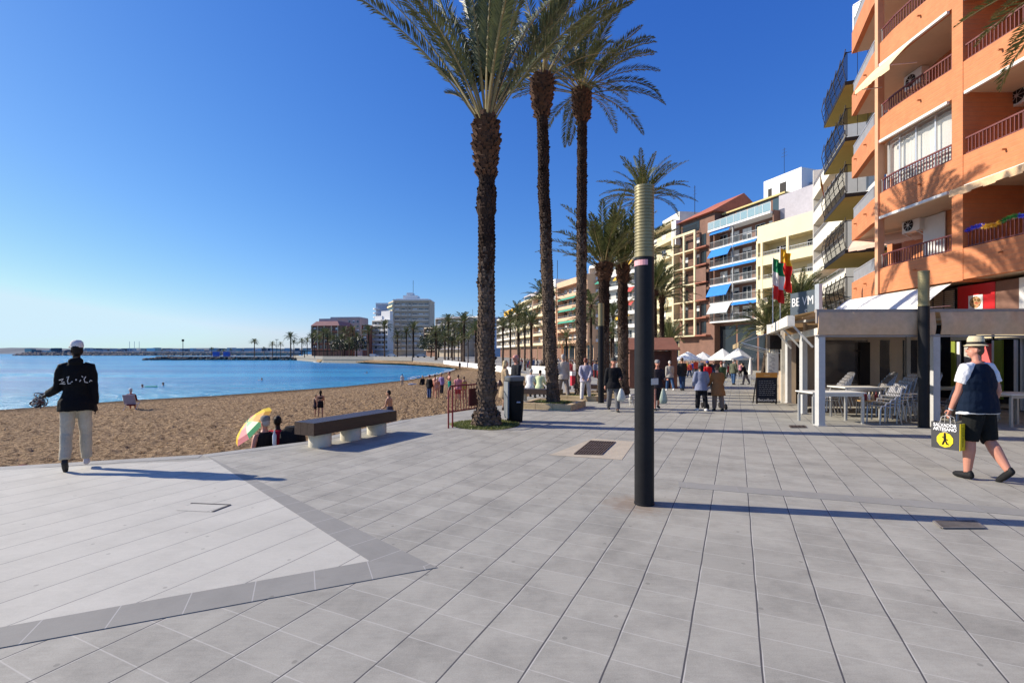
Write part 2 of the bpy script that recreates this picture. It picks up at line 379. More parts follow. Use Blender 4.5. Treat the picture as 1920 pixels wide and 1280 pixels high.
tag(m.build('rock_bank', rockd), 'dark bank of rocks along the waterline of the jetty', 'rocks')
# town strip behind the breakwater
random.seed(8); tw = MB(); cols = [mat('far_white_wall', (.55, .56, .57), .9, .1, .02), mat('far_grey_wall', (.33, .36, .40), .9, .1, .02), mat('far_sand_wall', (.45, .40, .34), .9, .1, .02), far]
for i in range(210):
    x = rnd(-1050, -330); y = rnd(1020, 1180); w_ = rnd(5, 18); h_ = rnd(4, 12); tw.box(x, x + w_, y, y + 10, -2, h_ + 2, random.choice((0, 1, 2, 3, 3, 1)))
tw.box(-800, -320, 1190, 1210, -2, 9, 3)
o = tw.build('far_town', cols); o['kind'] = 'stuff'
# ---------------------------------------------------------------- palms
def leafmat(name, c1, c2):
    m, n, b = shader(name); g = NG(n); b.inputs['Roughness'].default_value = .5
    c = g.mix(g.ramp(g.noise(g.obj(), 1.3, 4), .3, .7), c1, c2); n.links.new(c, b.inputs['Base Color'])
    t = n.nodes.new('ShaderNodeBsdfTranslucent'); n.links.new(c, t.inputs[0]); x = n.nodes.new('ShaderNodeMixShader'); x.inputs[0].default_value = .22
    n.links.new(b.outputs[0], x.inputs[1]); n.links.new(t.outputs[0], x.inputs[2]); n.links.new(x.outputs[0], n.nodes['Material Output'].inputs[0]); return m
LEAF = leafmat('palm_leaf', (.050, .068, .026), (.17, .185, .075)); LEAFY = leafmat('young_palm_leaf', (.06, .085, .022), (.17, .18, .06))
STEM = mat('palm_petiole', (.26, .21, .09), .6, .3, 3)
BARK = mat('palm_bark', (.022, .013, .010), .95, .6, 3, .6, 25, col2=(.075, .047, .034)); BARKG = mat('palm_bark_worn', (.030, .018, .013), .95, .55, 5, .6, 25, col2=(.21, .155, .115))
BOOT = mat('palm_boot', (.050, .022, .012), .95, .55, 5, .5, 20, col2=(.16, .078, .040))
def frond(mb, az, el, L, bend, pairs, leaf, bare=.2, wd=.030, base=V((0, 0, 0)), twist=0.0, two=False):
    N = 12; pts = [base.copy()]; e = el; p = base.copy(); tang = []
    a = az
    for i in range(N):
        t = (i + .5) / N; e = el - bend * t ** 1.4; a = az + twist * t
        d = V((cos(a) * cos(e), sin(a) * cos(e), sin(e))); p = p + d * (L / N); pts.append(p.copy()); tang.append(d)
    mb.tube(pts, [lerp(.028, .004, i / N) * (L / 3.4) for i in range(N + 1)], 4, 1, False)
    side0 = V((-sin(az), cos(az), 0))
    for k in range(pairs):
        t = bare + (1 - bare) * (k + rnd(0, 1)) / pairs; q = min(t * N, N - .01); i = int(q); c = pts[i].lerp(pts[i + 1], q - i); T_ = tang[i]
        side = (side0 - T_ * side0.dot(T_)).normalized(); up = side.cross(T_) * -1
        if up.z < 0 and abs(T_.z) < .95: up = -up
        s = (t - bare) / (1 - bare); ll = leaf * (sin(pi * min(1, (s * .86 + .14))) ** .6) * rnd(.8, 1.1)
        for sg in (-1, 1):
            d = (T_ * rnd(.75, 1.15) + side * sg * rnd(.7, 1.0) + up * rnd(.25, .6)).normalized()
            tip = c + d * ll; tip.z -= ll * rnd(.02, .22); md = c + d * ll * .45; wv = d.cross(up).normalized() * wd * .5
            mb.face([c, md + wv, tip, md - wv], 0)
def crown(name, mats, n, L, leaf, pairs, seed, emin=8, emax=86, bendr=(35, 75), bare=.2, wd=.03, spread=.14, pw=.75):
    random.seed(seed); mb = MB()
    for i in range(n):
        q = (i + .5) / n; el = R(lerp(emax, emin, q ** pw) + rnd(-6, 6)); az = i * 2.39996 + rnd(-.3, .3)
        l = L * rnd(.82, 1.08) * (.78 + .22 * min(1, q * 3))
        frond(mb, az, el, l, R(rnd(*bendr)) * (.55 + .45 * q), pairs, leaf, bare * rnd(.8, 1.2), wd, V((cos(az) * spread * (.3 + q), sin(az) * spread * (.3 + q), rnd(-.15, .1) - .25 * q)), rnd(-.35, .35))
    return mb.mesh(name, mats)
def trunk(name, h, r, seed, lean=(0, 0), flare=1.3, boot=.42, bootlen=1.3, stubs=True, mats=None, knob=None, bootr=1.55):
    random.seed(seed); mb = MB(); n = 14; rs = []; N = max(10, int(h / .11)); prof = []
    for i in range(N + 1):
        z = h * i / N; t = i / N
        c = V((lean[0] * sin(t * 1.5) + .03 * noise.noise(V((z * .8, seed, 0))), lean[1] * t ** 1.6 + .03 * noise.noise(V((z * .8, seed, 5))), z))
        rr = r * (1 + .10 * noise.noise(V((z * 2.6, seed, 9)))) * (1 + (flare - 1) * max(0, 1 - z / .7) ** 1.5) * lerp(1.0, .86, t)
        fromtop = h - z
        if fromtop < bootlen:
            k = fromtop / bootlen; rr *= 1 + (bootr - 1) * sin(pi * min(1, k * .9 + .18)) ** 1.2
        if knob and abs(z - knob) < .3: rr *= 1.22
        if flare > 1.5: rr *= 1 - .16 * math.exp(-((z - .42) / .16) ** 2) + .26 * math.exp(-((z - .80) / .13) ** 2)
        prof.append((c, rr)); rs.append([c + V((cos(2 * pi * k / n), sin(2 * pi * k / n), 0)) * rr * (1 + .07 * noise.noise(V((k * 1.3, z * 4, seed)))) for k in range(n)])
    nb = len(mb.f); mb.rings(rs)
    for i in range(N):                                    # lower trunk worn, upper dark, boot reddish
        mi = 2 if h - h * i / N < bootlen * .8 else (1 if i / N < .52 else 0)
        for k in range(n): mb.m[nb + i * n + k] = mi
    if stubs:
        dz = .085; k = int((h - .05) / dz)
        for i in range(k):
            z = (i + .5) * dz; t = z / h; q = min(int(t * N), N - 1); c, rr = prof[q]; ft = h - z; boots = ft < bootlen * .85
            cnt = 13 if not boots else 12
            for j in range(cnt):
                a = 2 * pi * (j + .5 * (i % 2)) / cnt + rnd(-.16, .16); wv = rr * 2 * pi / cnt * rnd(.4, .62)
                out = rnd(.02, .055) * (1 if not boots else 2.6); up = rnd(.02, .07) if not boots else rnd(.05, .16)
                if rnd(0, 1) < .06: out *= 2
                o_ = V((cos(a), sin(a), 0)); s_ = V((-sin(a), cos(a), 0)); p0 = V((c.x, c.y, z)) + o_ * rr * .96
                A = p0 - s_ * wv - V((0, 0, dz * .8)); B = p0 + s_ * wv - V((0, 0, dz * .8)); Tp = p0 + o_ * out + V((0, 0, up)); C_ = p0 + V((0, 0, dz * .9))
                A2 = p0 - s_ * wv * .7 + o_ * out * .8 + V((0, 0, up * .4)); B2 = p0 + s_ * wv * .7 + o_ * out * .8 + V((0, 0, up * .4))
                mi = 2 if boots else (1 if (t < .5 + rnd(-.1, .1)) else 0)
                mb.face([A, B, B2, A2], mi); mb.face([A2, B2, C_], mi); mb.face([B, C_, B2], mi); mb.face([A, A2, C_], mi)
    return mb.mesh(name, mats or [BARK, BARKG, BOOT]), prof[-1][0]
def palm(label, x, y, z, crown_me, trunk_t, rz=0, sc=1, group=None, name='palm_tree', crz=0):
    tme, top = trunk_t; o = thing(name, label, 'palm tree', (x, y, z), rz, group)
    a = bpy.data.objects.new('trunk', tme); COL.objects.link(a); a.parent = o
    b = bpy.data.objects.new('crown', crown_me); COL.objects.link(b); b.parent = o; b.location = top; b.rotation_euler = (0, 0, crz)
    g_ = gz(y); o.location.z = z + g_; o.scale = (sc, sc, sc * (top.z * sc - g_) / (top.z * sc)); return o
crA = crown('palm_crown_tall', [LEAF, STEM], 34, 4.3, .46, 110, 21, 45, 89, (14, 46), .24, .034, .10, 1.0)
crB = crown('palm_crown_full', [LEAF, STEM], 28, 3.7, .42, 84, 5, 32, 88, (24, 60), .26, .036, .10)
crC = crown('palm_crown_high', [LEAF, STEM], 44, 3.6, .42, 80, 9, 6, 86, (45, 92), .22, .036, .10)
crM = crown('palm_crown_mid', [LEAFY, STEM], 46, 3.1, .40, 46, 31, 2, 88, (40, 85), .16, .05, .12)
crN = crown('palm_crown_upright', [LEAFY, STEM], 40, 2.9, .42, 46, 33, 28, 88, (30, 62), .16, .05, .10)
crF = crown('palm_crown_far', [LEAF, STEM], 34, 2.7, .55, 20, 41, -8, 86, (45, 85), .1, .11, .10)
crG = crown('palm_crown_far_loose', [LEAFY, STEM], 26, 2.8, .55, 20, 44, -25, 84, (45, 95), .1, .11, .10)
P1 = (at(912, 11.35), 11.35)
palm('thick-trunked palm nearest the viewer, with a knotted bulging foot in a ring of grass', P1[0], P1[1], 0, crA, trunk('palm_trunk_near', 7.35, .198, 3, (0, 0), 1.8, knob=5.25, bootlen=1.7, bootr=1.65), group='tall palms on the promenade', crz=.6)
palm('tall slim palm growing in the square stone planter beside the black bin', 1.33, 15.5, .16, crB, trunk('palm_trunk_planter', 10.55, .185, 7, (-.36, 0), 1.15, bootlen=1.6, bootr=2.1), group='tall palms on the promenade')
palm('tall slim palm behind the woman in white trousers, third in the row of tall palms', 2.72, 19.0, .16, crC, trunk('palm_trunk_third', 12.0, .20, 12, (-.10, 0), 1.15, bootlen=1.6, bootr=2.0), rz=2, group='tall palms on the promenade')
tm = trunk('palm_trunk_mid', 5.6, .235, 15, (.05, 0), 1.2, bootlen=1.0, bootr=1.5)
palm('stocky palm with an upright green crown just left of the louvred lamp post', at(1131, 20.5), 20.5, 0, crN, tm, group='mid-height palms on the promenade')
palm('stocky leaning palm close against the louvred lamp post, its crown half hidden by it', at(1168, 22), 22, 0, crN, trunk('palm_trunk_lean', 5.8, .24, 17, (-.05, 0), 1.3, bootlen=1.0, bootr=1.3), rz=1.3, group='mid-height palms on the promenade')
palm('tall palm whose crown spreads above the top of the louvred lamp post', at(1206, 30), 30, 0, crM, trunk('palm_trunk_behind', 11.6, .22, 19, bootlen=1.0, bootr=1.3), rz=.4, group='mid-height palms on the promenade', crz=1.1)
t9 = trunk('palm_trunk_pair', 6.6, .2, 23, bootlen=.8, bootr=1.4)
palm('slim palm rising behind the brown kiosk, the left trunk of the pair there', at(1227, 38), 38, 0, crN, t9, sc=1.02, group='mid-height palms on the promenade')
palm('slim palm rising behind the brown kiosk, the right trunk of the pair there', at(1241, 40), 40, 0, crM, t9, rz=2.4, sc=1.0, group='mid-height palms on the promenade')
tS = trunk('palm_trunk_short', 3.4, .17, 25, bootlen=.6, bootr=1.3)
palm('small young palm in front of the cream gridded apartment block', at(1254, 46), 46, 0, crN, tS, sc=.82, rz=1, group='young palms')
palm('bushy palm beside the flags, in front of the yellow apartment block', at(1499, 33), 33, 0, crM, trunk('palm_trunk_flag', 5.2, .24, 27, bootlen=.8), rz=.9, group='palms among the restaurants')
palm('leaning palm with a sparse drooping crown behind the thatch-edged kiosk roof', at(1428, 36), 36, 0, crM, trunk('palm_trunk_bent', 4.1, .17, 29, (-.55, 0), bootlen=.7), rz=2.2, sc=.9, group='palms among the restaurants')
palm('low bushy palm between the leaning palm and the flag palm', at(1462, 39), 39, 0, crN, tS, rz=.3, sc=1.05, group='palms among the restaurants')
palm('palm whose fronds hang into the picture in front of the orange brick balconies', 12.55, 9.2, 0, crM, trunk('palm_trunk_side', 9.7, .26, 35, bootlen=1.0), rz=.2, sc=1.0, name='palm_tree', crz=.5)
# farther palms: each its own tree, meshes shared
tf1 = trunk('palm_trunk_far', 7.0, .22, 51, stubs=False, bootlen=.8); tf2 = trunk('palm_trunk_far_slim', 8.2, .19, 52, stubs=False, bootlen=.7)
random.seed(77)
def farpalm(px, d, crown_py, label, group, k=0, jit=0):
    top = hz(crown_py, d); t = (tf1, tf2)[k % 2]; H0 = (7.0, 8.2)[k % 2]; sc = top / H0
    palm(label, at(px, d) + jit, d, 0, (crF, crG)[(k // 2) % 2], t, rnd(0, 6), sc, group)
g1 = 'small palms along the promenade beyond the near trunks'
for i, (px, d, cp, lb) in enumerate([
    (943, 84, 612, 'small palm directly right of the thick near trunk, first of five close together'), (957, 76, 600, 'second of the five small palms right of the thick near trunk'),
    (972, 72, 590, 'tallest of the five small palms, between the near trunk and the planter palm'), (984, 70, 596, 'slim palm with a dark boot, fourth of the five small palms'),
    (996, 66, 604, 'palm closest to the planter palm of the five small palms'), (1020, 60, 556, 'slender palm whose fronds show left of the planter palm halfway up'),
    (1062, 50, 632, 'low green palm between the planter palm and the third tall palm'), (1108, 52, 570, 'thin palm between the third tall palm and the distant lamp post'),
    (1096, 64, 600, 'thin palm just right of the third tall palm'), (1150, 58, 590, 'palm seen between the two stocky palms'), (1146, 46, 622, 'low palm crown between the stocky palms at head height')]):
    farpalm(px, d, cp, lb, g1, i)
g2 = 'dense palms left of the near trunk'
for i in range(17):
    px = 812 + i * 5.4 + rnd(-2, 2); d = 105 + 55 * (1 - i / 17) + rnd(-8, 8)
    px += rnd(-6, 6); farpalm(px, d + rnd(-12, 12), rnd(598, 640), 'small distant palm in the dense grove left of the thick near trunk', g2, i)
g3 = 'palms in front of the far towers'
for i, (px, d, cp, lb) in enumerate([
    (691, 196, 621, 'distant palm in front of the low white balcony block'), (721, 196, 611, 'distant palm at the left corner of the tall cream tower'), (745, 195, 628, 'shortest of the palms before the tall cream tower'),
    (762, 195, 623, 'distant palm before the middle of the tall cream tower'), (775, 195, 615, 'taller distant palm before the right half of the tall cream tower')]):
    farpalm(px, d, cp, lb, g3, i)
g4 = 'palms in front of the brown mansard block'
for i in range(13):
    px = 584 + i * 7.0 + rnd(-2, 2); d = 200 + rnd(0, 40)
    farpalm(px, d, rnd(618, 640), 'distant palm in the thicket before the brown mansard block', g4, i)
g5 = 'lone palms along the jetty'
for i, (px, d, cp, lb) in enumerate([
    (397, 262, 654, 'tiny palm behind the left blue hut on the jetty'), (409, 262, 657, 'tiny palm between the two blue huts'), (419, 262, 657, 'tiny palm behind the right blue hut'), (433, 268, 655, 'tiny palm right of the blue huts'),
    (477, 262, 641, 'thin tall palm standing alone on the jetty'), (495, 262, 653, 'low palm between the lone palm and the lamp mast'), (511, 262, 645, 'leafy palm right of centre on the jetty'), (526, 262, 645, 'palm left of the two tallest jetty palms'),
    (545, 240, 631, 'tallest of the jetty palms, near the brown mansard block'), (551, 240, 642, 'palm beside the tallest jetty palm'), (566, 236, 640, 'bushy palm at the landward end of the jetty'), (576, 236, 638, 'palm touching the left edge of the brown mansard block')]):
    farpalm(px, d, cp, lb, g5, i)
# ---------------------------------------------------------------- buildings
def wpart(name, mb, mats, root, smooth=None):          # a part written in world coordinates, root unrotated
    l = root.location; mb.v = [(x - l.x, y - l.y, z - l.z) for x, y, z in mb.v]; return mb.build(name, mats, root, smooth)
DARKG = glass('window_glass_dark', (.02, .025, .03), .05); BLUEG = glass('window_glass_blue', (.05, .08, .10), .08)
WHITE = mat('white_paint', (.74, .73, .70), .55, .06, 2); CREAM = mat('cream_render', (.70, .60, .38), .85, .1, .8, .2, 30); YEL = mat('yellow_render', (.76, .66, .42), .85, .08, .6, .2, 30)
OFFW = mat('offwhite_render', (.68, .65, .58), .85, .1, .7, .2, 30); BEIGE = mat('beige_render', (.50, .42, .31), .85, .14, .5, .2, 30); GREYW = mat('grey_render', (.42, .40, .43), .9, .15, .5, .2, 20)
PEACH = mat('peach_render', (.68, .44, .28), .85, .12, .5, .2, 30); REDB = mat('red_brick', (.33, .12, .075), .85, .25, 1.5, .4, 20); BRWN = mat('brown_wall', (.19, .10, .07), .85, .25, 1, .3, 20)
BLK = mat('black_iron', (.025, .022, .022), .5, .2, 5); DKRED = mat('maroon_iron', (.15, .04, .035), .5, .25, 4); GREYR = mat('grey_rail', (.40, .41, .42), .4, .15, 4, metal=.3)
GLR = glass('balcony_glass', (.35, .52, .58), .1, .55); ALU = mat('aluminium', (.62, .63, .64), .35, .1, 6, metal=.6)
BLUEA = mat('blue_awning', (.015, .20, .62), .75, .12, 2); WHA = mat('white_awning', (.78, .77, .72), .75, .07, 1.5); TANA = mat('cream_awning', (.72, .60, .36), .8, .1, 2); GRNA = mat('green_awning', (.05, .30, .20), .8, .1, 2); YELA = mat('yellow_awning', (.75, .42, .04), .8, .1, 2); REDA = mat('red_awning', (.5, .06, .05), .8, .1, 2)
CEIL = mat('balcony_ceiling', (.60, .52, .40), .9, .08, 1); CURT = mat('pale_curtain', (.62, .60, .54), .9, .25, 3, .6, 5, stretch=(1, 1, .05)); OCHRE = mat('ochre_soffit', (.55, .40, .10), .85, .1, 1)
def window_me(w_, h_, fr, gl, panes=2, shut=None):
    m = MB(); t = .07
    m.box(-w_ / 2, w_ / 2, -.05, .04, 0, t); m.box(-w_ / 2, w_ / 2, -.05, .04, h_ - t, h_)
    for k in range(panes + 1):
        x = -w_ / 2 + (w_ - t) * k / panes; m.box(x, x + t, -.048, .04, t, h_ - t)
    m.face([(-w_ / 2 + t, -.015, t), (w_ / 2 - t, -.015, t), (w_ / 2 - t, -.015, h_ - t), (-w_ / 2 + t, -.015, h_ - t)], 1)
    if shut:                                             # a blind drawn part of the way down
        m.box(-w_ / 2 + t, w_ / 2 - t, -.035, -.02, h_ * shut, h_ - t, 2)
    return m.mesh('window', [fr, gl, WHITE])
def rail_mb(L, kind, h, y=.04, step=.14, m=None, x0=0):
    m = m or MB()
    if kind == 'bars':
        m.box(x0, L, y - .025, y + .025, h - .045, h)
        m.box(x0, L, y - .02, y + .02, .06, .10); n_ = max(2, int((L - x0) / step))
        for k in range(n_ + 1):
            x = x0 + (L - x0) * k / n_; m.box(x - .011, x + .011, y - .011, y + .011, .1, h - .045)
    elif kind == 'glass':
        n_ = max(1, int((L - x0) / 1.3)); m.box(x0, L, y - .03, y + .03, h - .05, h)
        for k in range(n_):
            a = x0 + (L - x0) * k / n_; b_ = x0 + (L - x0) * (k + 1) / n_; m.box(a + .05, b_ - .05, y - .008, y + .008, .08, h - .05, 1); m.box(a - .025, a + .025, y - .024, y + .024, 0, h - .05)
        m.box(L - .025, L + .025, y - .024, y + .024, 0, h - .05)
    return m
def awning(root, x0, x1, y, z, out, drop, mt, val=.18):
    m = MB(); n_ = 5
    for k in range(n_):
        a, b_ = k / n_, (k + 1) / n_; za, zb = z - drop * a ** 1.15, z - drop * b_ ** 1.15
        m.face([(x0, y - out * a, za), (x1, y - out * a, za), (x1, y - out * b_, zb), (x0, y - out * b_, zb)])
        m.face([(x0, y - out * a, za - .012), (x0, y - out * b_, zb - .012), (x1, y - out * b_, zb - .012), (x1, y - out * a, za - .012)])
    k = max(2, int((x1 - x0) / .35))
    for i in range(k): 
        a = x0 + (x1 - x0) * i / k; b_ = x0 + (x1 - x0) * (i + 1) / k; m.box(a, b_, y - out - .01, y - out, z - drop - val * (1 if i % 2 else .85), z - drop)
    for x in (x0 + .05, x1 - .05): m.bar((x, y, z - drop * .9), (x, y - out, z - drop), .03, mi=1)
    return m.build('awning', [mt, ALU], root)
def building(name, label, PL, PR, z0, fh, nf, wall, slab, rail='bars', railm=GREYR, depth=11, bd=1.5, rh=1.0, wstep=2.6, winw=1.7, winh=2.15, frm=WHITE, gl=DARKG, solid=0, roof=.9, step=.14, shopm=None, cat='building', group=None, pillars=(), pillm=None, pw=.35, blinds=True, fins=True, top_terrace=0, soffit=None, panes=2):
    PL, PR = V(PL), V(PR); L = (PR - PL).length; rz = atan2(PR.y - PL.y, PR.x - PL.x)
    root = thing(name, label, cat, (PL.x, PL.y, 0), rz, group); ztop = z0 + nf * fh
    m = MB(); m.box(0, L, bd, depth, -1.2, ztop + .2); m.box(0, L, .0 + bd * .0, depth, ztop - .22 + .2, ztop + roof, 1) if roof else None
    if fins:
        for x in (-.22, L): m.box(x, x + .22, 0.02, depth, z0 - .1, ztop + .15, 0)
    m.build('wall', [wall, slab], root)
    sof = soffit or slab
    for k in range(nf):
        z = z0 + k * fh; b_ = MB(); b_.box(0, L, 0, bd - .003, -.2, 0, 0)
        b_.face([(0, .01, -.203), (0, bd, -.203), (L, bd, -.203), (L, .01, -.203)], 1)
        if solid: b_.box(0, L, 0, .16, 0.002, solid)
        bal = b_.build('balcony', [slab, sof], root); bal.location = (0, 0, z)
        if rail:
            r_ = rail_mb(L, rail, rh, step=step); ro = r_.build('railing', [railm, GLR], bal); ro.location = (0, .02, solid)
    wm_ = [window_me(winw, winh, frm, gl, panes, s_) for s_ in ((None, None, .55, .75) if blinds else (None,))]
    nw = max(1, int(L / wstep)); random.seed(name + str(PL.x))
    for k in range(nf):
        for j in range(nw):
            o = bpy.data.objects.new('window', random.choice(wm_)); COL.objects.link(o); o.parent = root; o.location = (L * (j + .5) / nw, bd, z0 + k * fh + .05)
    for x in pillars:
        p = MB(); p.box(-pw / 2, pw / 2, -.03, .25, 0, ztop - z0 + .0); o = p.build('pillar', pillm or slab, root); o.location = (x, 0, z0)
    if shopm:
        s_ = MB(); k = max(1, int(L / 3.2))
        for j in range(k): s_.box(L * j / k + .2, L * (j + 1) / k - .2, bd - .06, bd - .003, -.9, z0 - .7, 0)
        s_.build('shopfront', shopm, root)
    return root, L, ztop
def mast(root, x, y, z, h, r=.03):
    m = MB(); m.tube([(x, y, z), (x, y, z + h)], r, 5)
    for k in range(3): m.bar((x - .5 + .1 * k, y, z + h * (.7 + .12 * k)), (x + .5 - .1 * k, y, z + h * (.7 + .12 * k)), .025)
    return m.build('antenna', BLK, root)
# -- orange brick corner block
om, n, b = shader('orange_brick'); g = NG(n); co = g.obj(); b.inputs['Roughness'].default_value = .8
sp = n.nodes.new('ShaderNodeSeparateXYZ'); n.links.new(co, sp.inputs[0])
ff = g.math('ADD', g.math('MULTIPLY', g.ramp(g.noise(co, 2.2, 5, .65), .3, .7), .5), g.math('MULTIPLY', g.noise(g.scaled(co, (3, 3, 14)), 1.6, 2), .5))
cb = g.mix(ff, (.46, .15, .058), (.63, .25, .104))
wv = n.nodes.new('ShaderNodeTexWave'); wv.bands_direction = 'Z'; wv.inputs['Scale'].default_value = 2.15; wv.inputs['Distortion'].default_value = .12; n.links.new(co, wv.inputs[0])
mort = g.ramp(wv.outputs['Fac'], .18, .04)
n.links.new(g.mix(g.math('MULTIPLY', mort, .5), cb, (.42, .20, .10)), b.inputs['Base Color']); g.bump(g.math('SUBTRACT', 1.0, mort), b, .35, .01)
ORB = om
PATH = [(14.3, 5.0), (14.3, 15.4), (14.3, 17.3), (14.34, 18.1), (14.47, 18.85), (14.75, 19.7), (16.07, 22.7)]
def offs(path, d):                                        # path shifted inward by d
    out = []
    for i, p in enumerate(path):
        a = V(path[max(i - 1, 0)]); c = V(path[min(i + 1, len(path) - 1)]); t = (c - a).normalized(); nrm = V((t.y, -t.x)); out.append((p[0] + nrm.x * d, p[1] + nrm.y * d))
    return out
def ribbon(mb, path, d0, d1, z0, z1, mi=0):
    a, c = offs(path, d0), offs(path, d1); mb.rings([[(a[i][0], a[i][1], z0), (c[i][0], c[i][1], z0), (c[i][0], c[i][1], z1), (a[i][0], a[i][1], z1)] for i in range(len(path))], mi)
OB = thing('apartment_building', 'orange brick apartment block with curved balcony bands and maroon railings at the corner', 'building', (14.3, 15.4, 0))
m = MB(); ribbon(m, PATH, 1.9, 9, 3.95, 19.6); ribbon(m, PATH, .95, 8.9, 0, 3.94, 1)
m.box(17.9, 24, 22.6, 22.9, 0, 19.6)
wpart('wall', m, [ORB, mat('ground_floor_render', (.40, .33, .27), .8, .15, 1)], OB)
for k in range(6):
    z = 4.04 + 2.95 * k; m = MB(); ribbon(m, PATH, 0, .2, z, z + .98)
    bd_ = wpart('balcony_band', m, ORB, OB)
    m = MB(); ribbon(m, PATH, .203, 1.9, z + .02, z + .22); wpart('balcony_floor', m, CEIL, OB)
    if k == 5: continue
    for seg, mt, st in ((PATH[:2], DKRED, .115), (PATH[1:5], DKRED, .115), (PATH[4:], GREYR, .09)):
        pp = offs(seg, .08); r_ = MB()
        for i in range(len(pp) - 1):
            a, c = V((*pp[i], z + .98)), V((*pp[i + 1], z + .98)); L = (c - a).length; n_ = max(1, int(L / st))
            r_.bar(a + V((0, 0, .53)), c + V((0, 0, .53)), .055, .05); r_.bar(a + V((0, 0, .05)), c + V((0, 0, .05)), .035)
            for j in range(n_): p = a.lerp(c, (j + .5) / n_); r_.box(p.x - .012, p.x + .012, p.y - .012, p.y + .012, z + 1.0, z + 1.49)
        l = bd_.location; wr = wpart('railing', r_, mt, OB); wr.parent = bd_
for (x, y, w_) in ((14.29, 15.4, .19), (14.29, 10.2, .19)):
    m = MB(); m.box(x - .006, x + 2.0, y - w_, y + w_, 4.0, 19.5); wpart('pillar', m, ORB, OB)
m = MB(); m.box(14.42, 14.68, 18.92, 19.08, 4.0, 19.5); wpart('pillar', m, mat('pale_pillar', (.62, .34, .2), .8, .1, 2), OB)
# glazed balcony
m = MB(); gp = offs([(14.3, 15.62), (14.3, 17.3), (14.34, 18.1), (14.45, 18.8)], .28)
for i in range(3):
    a, c = V((*gp[i], 7.98)), V((*gp[i + 1], 7.98)); hh = V((0, 0, 1.95))
    m.face([a, c, c + hh, a + hh], 0)
    for q in (0, .55, 1.95): m.bar(a + V((0, 0, q)), c + V((0, 0, q)), .06, mi=1)
for p in gp + [((gp[0][0]), 16.5)]: m.bar((p[0], p[1], 7.98), (p[0], p[1], 9.93), .06, mi=1)
wpart('glazed_enclosure', m, [glass('enclosure_glass', (.5, .55, .6), .05, .22), ALU], OB)
m = MB(); cp = offs([(14.3, 15.62), (14.3, 17.3), (14.34, 18.1), (14.45, 18.8)], .42)
rs = []
for i in range(3):
    for j in range(14):
        t = j / 14; p = V(cp[i]).lerp(V(cp[i + 1]), t); q = .025 * sin((i * 14 + j) * 1.9); rs.append([(p.x + q, p.y, 8.0), (p.x + q + .01, p.y, 8.0), (p.x + q + .01, p.y, 9.85), (p.x + q, p.y, 9.85)])
m.rings(rs); wpart('curtain', m, CURT, OB)
def ac(loc, rz):
    a = thing('air_conditioner', '', '', loc, rz); del a['label']; del a['category']; a.parent = OB; l = OB.location; a.location = (loc[0] - l.x, loc[1] - l.y, loc[2])
    m = MB(); m.box(-.42, .42, -.30, 0, 0, .58)
    for x in (-.3, .3): m.bar((x, 0, -.03), (x, -.32, -.03), .03); m.bar((x, 0, -.2), (x, -.3, -.03), .03)
    m.build('housing', WHITE, a); m = MB(); m.tube([(-.1, -.301, .29), (-.1, -.315, .29)], [.23, .23], 20); f_ = m.build('fan_grille', BLK, a)
    m = MB(); m.tube([(-.1, -.316, .29), (-.1, -.33, .29)], .06, 10)
    for k in range(8): a_ = k * pi / 4; m.bar((-.1, -.32, .29), (-.1 + .22 * cos(a_), -.32, .29 + .22 * sin(a_)), .012)
    m.build('fan_guard', ALU, a)
for loc in ((16.19, 15.0, 9.5), (16.24, 19.2, 6.55), (16.24, 19.1, 12.3), (16.19, 13.5, 6.3)): ac(loc, R(-90))
def oaw(y0, y1, z, out, drop, mt, xx=14.3, val=.18):
    m = awning(OB, 0, y1 - y0, 0, z, out, drop, mt, val); m.rotation_euler = (0, 0, R(-90)); m.location = (xx - 14.3, y1 - 15.4, 0); return m
oaw(16.9, 18.6, 12.86, 1.0, 1.0, TANA); oaw(10.4, 15.15, 6.93, .5, .12, mat('scalloped_awning', (.70, .47, .27), .8, .2, 3), val=.24)
oaw(15.75, 20.6, 3.98, 1.0, .8, WHA, 14.42)
m = awning(OB, 0, 3.0, 0, 6.95, .35, .38, mat('salmon_awning', (.72, .48, .38), .8, .1, 3)); m.rotation_euler = (0, 0, R(-66.3)); m.location = (.5 + 1.2, 22.5 - 15.4, 0)
for k, (a_, b_) in enumerate(((11, 15.1), (15.7, 18.6))):           # rolled awning boxes under the bands
    for z in (4.04 + 2.95 * q for q in (1, 2, 3, 4)):
        m = MB(); m.bar((14.26, a_, z - .05), (14.26, b_, z - .05), .09); wpart('awning_box', m, WHITE, OB)
for (y, k) in ((17.0, 0), (14.0, 0), (12.6, 0), (16.8, 1), (13.9, 1), (16.8, 2), (14.0, 2), (16.8, 3), (20.4, 0), (21.9, 0), (20.4, 1), (21.9, 1), (20.4, 2), (21.9, 2), (20.4, 3), (21.9, 3)):
    x = 14.3 if y < 18 else 15.05 + (y - 20.4) * .44; z = 4.04 + 2.95 * k + .62; m = MB(); m.tube([(x - .13, y, z - .02), (x + .02, y, z)], .03, 6); wpart('drain_spout', m, mat('terracotta_pipe', (.42, .17, .07), .7, .1, 4), OB)
def flat(name, y0, y1, z0, z1, x, mt, t=.04):
    m = MB(); m.box(x - t, x, y0, y1, z0, z1); return wpart(name, m, mt, OB)
for y in (15.55, 17.9): flat('balcony_door', y, y + .95, 5.05, 6.98, 16.19, WHITE, .05)
for k in (1, 2, 3):
    for y in (11.6, 14.2): flat('balcony_door', y, y + .5, 5.05 + 2.95 * k, 6.98 + 2.95 * k, 16.19, mat('shutter_brown', (.2, .09, .05), .7, .2, 3), .05)
RED = mat('red_sign_paint', (.55, .012, .018), .45, .08, 3)
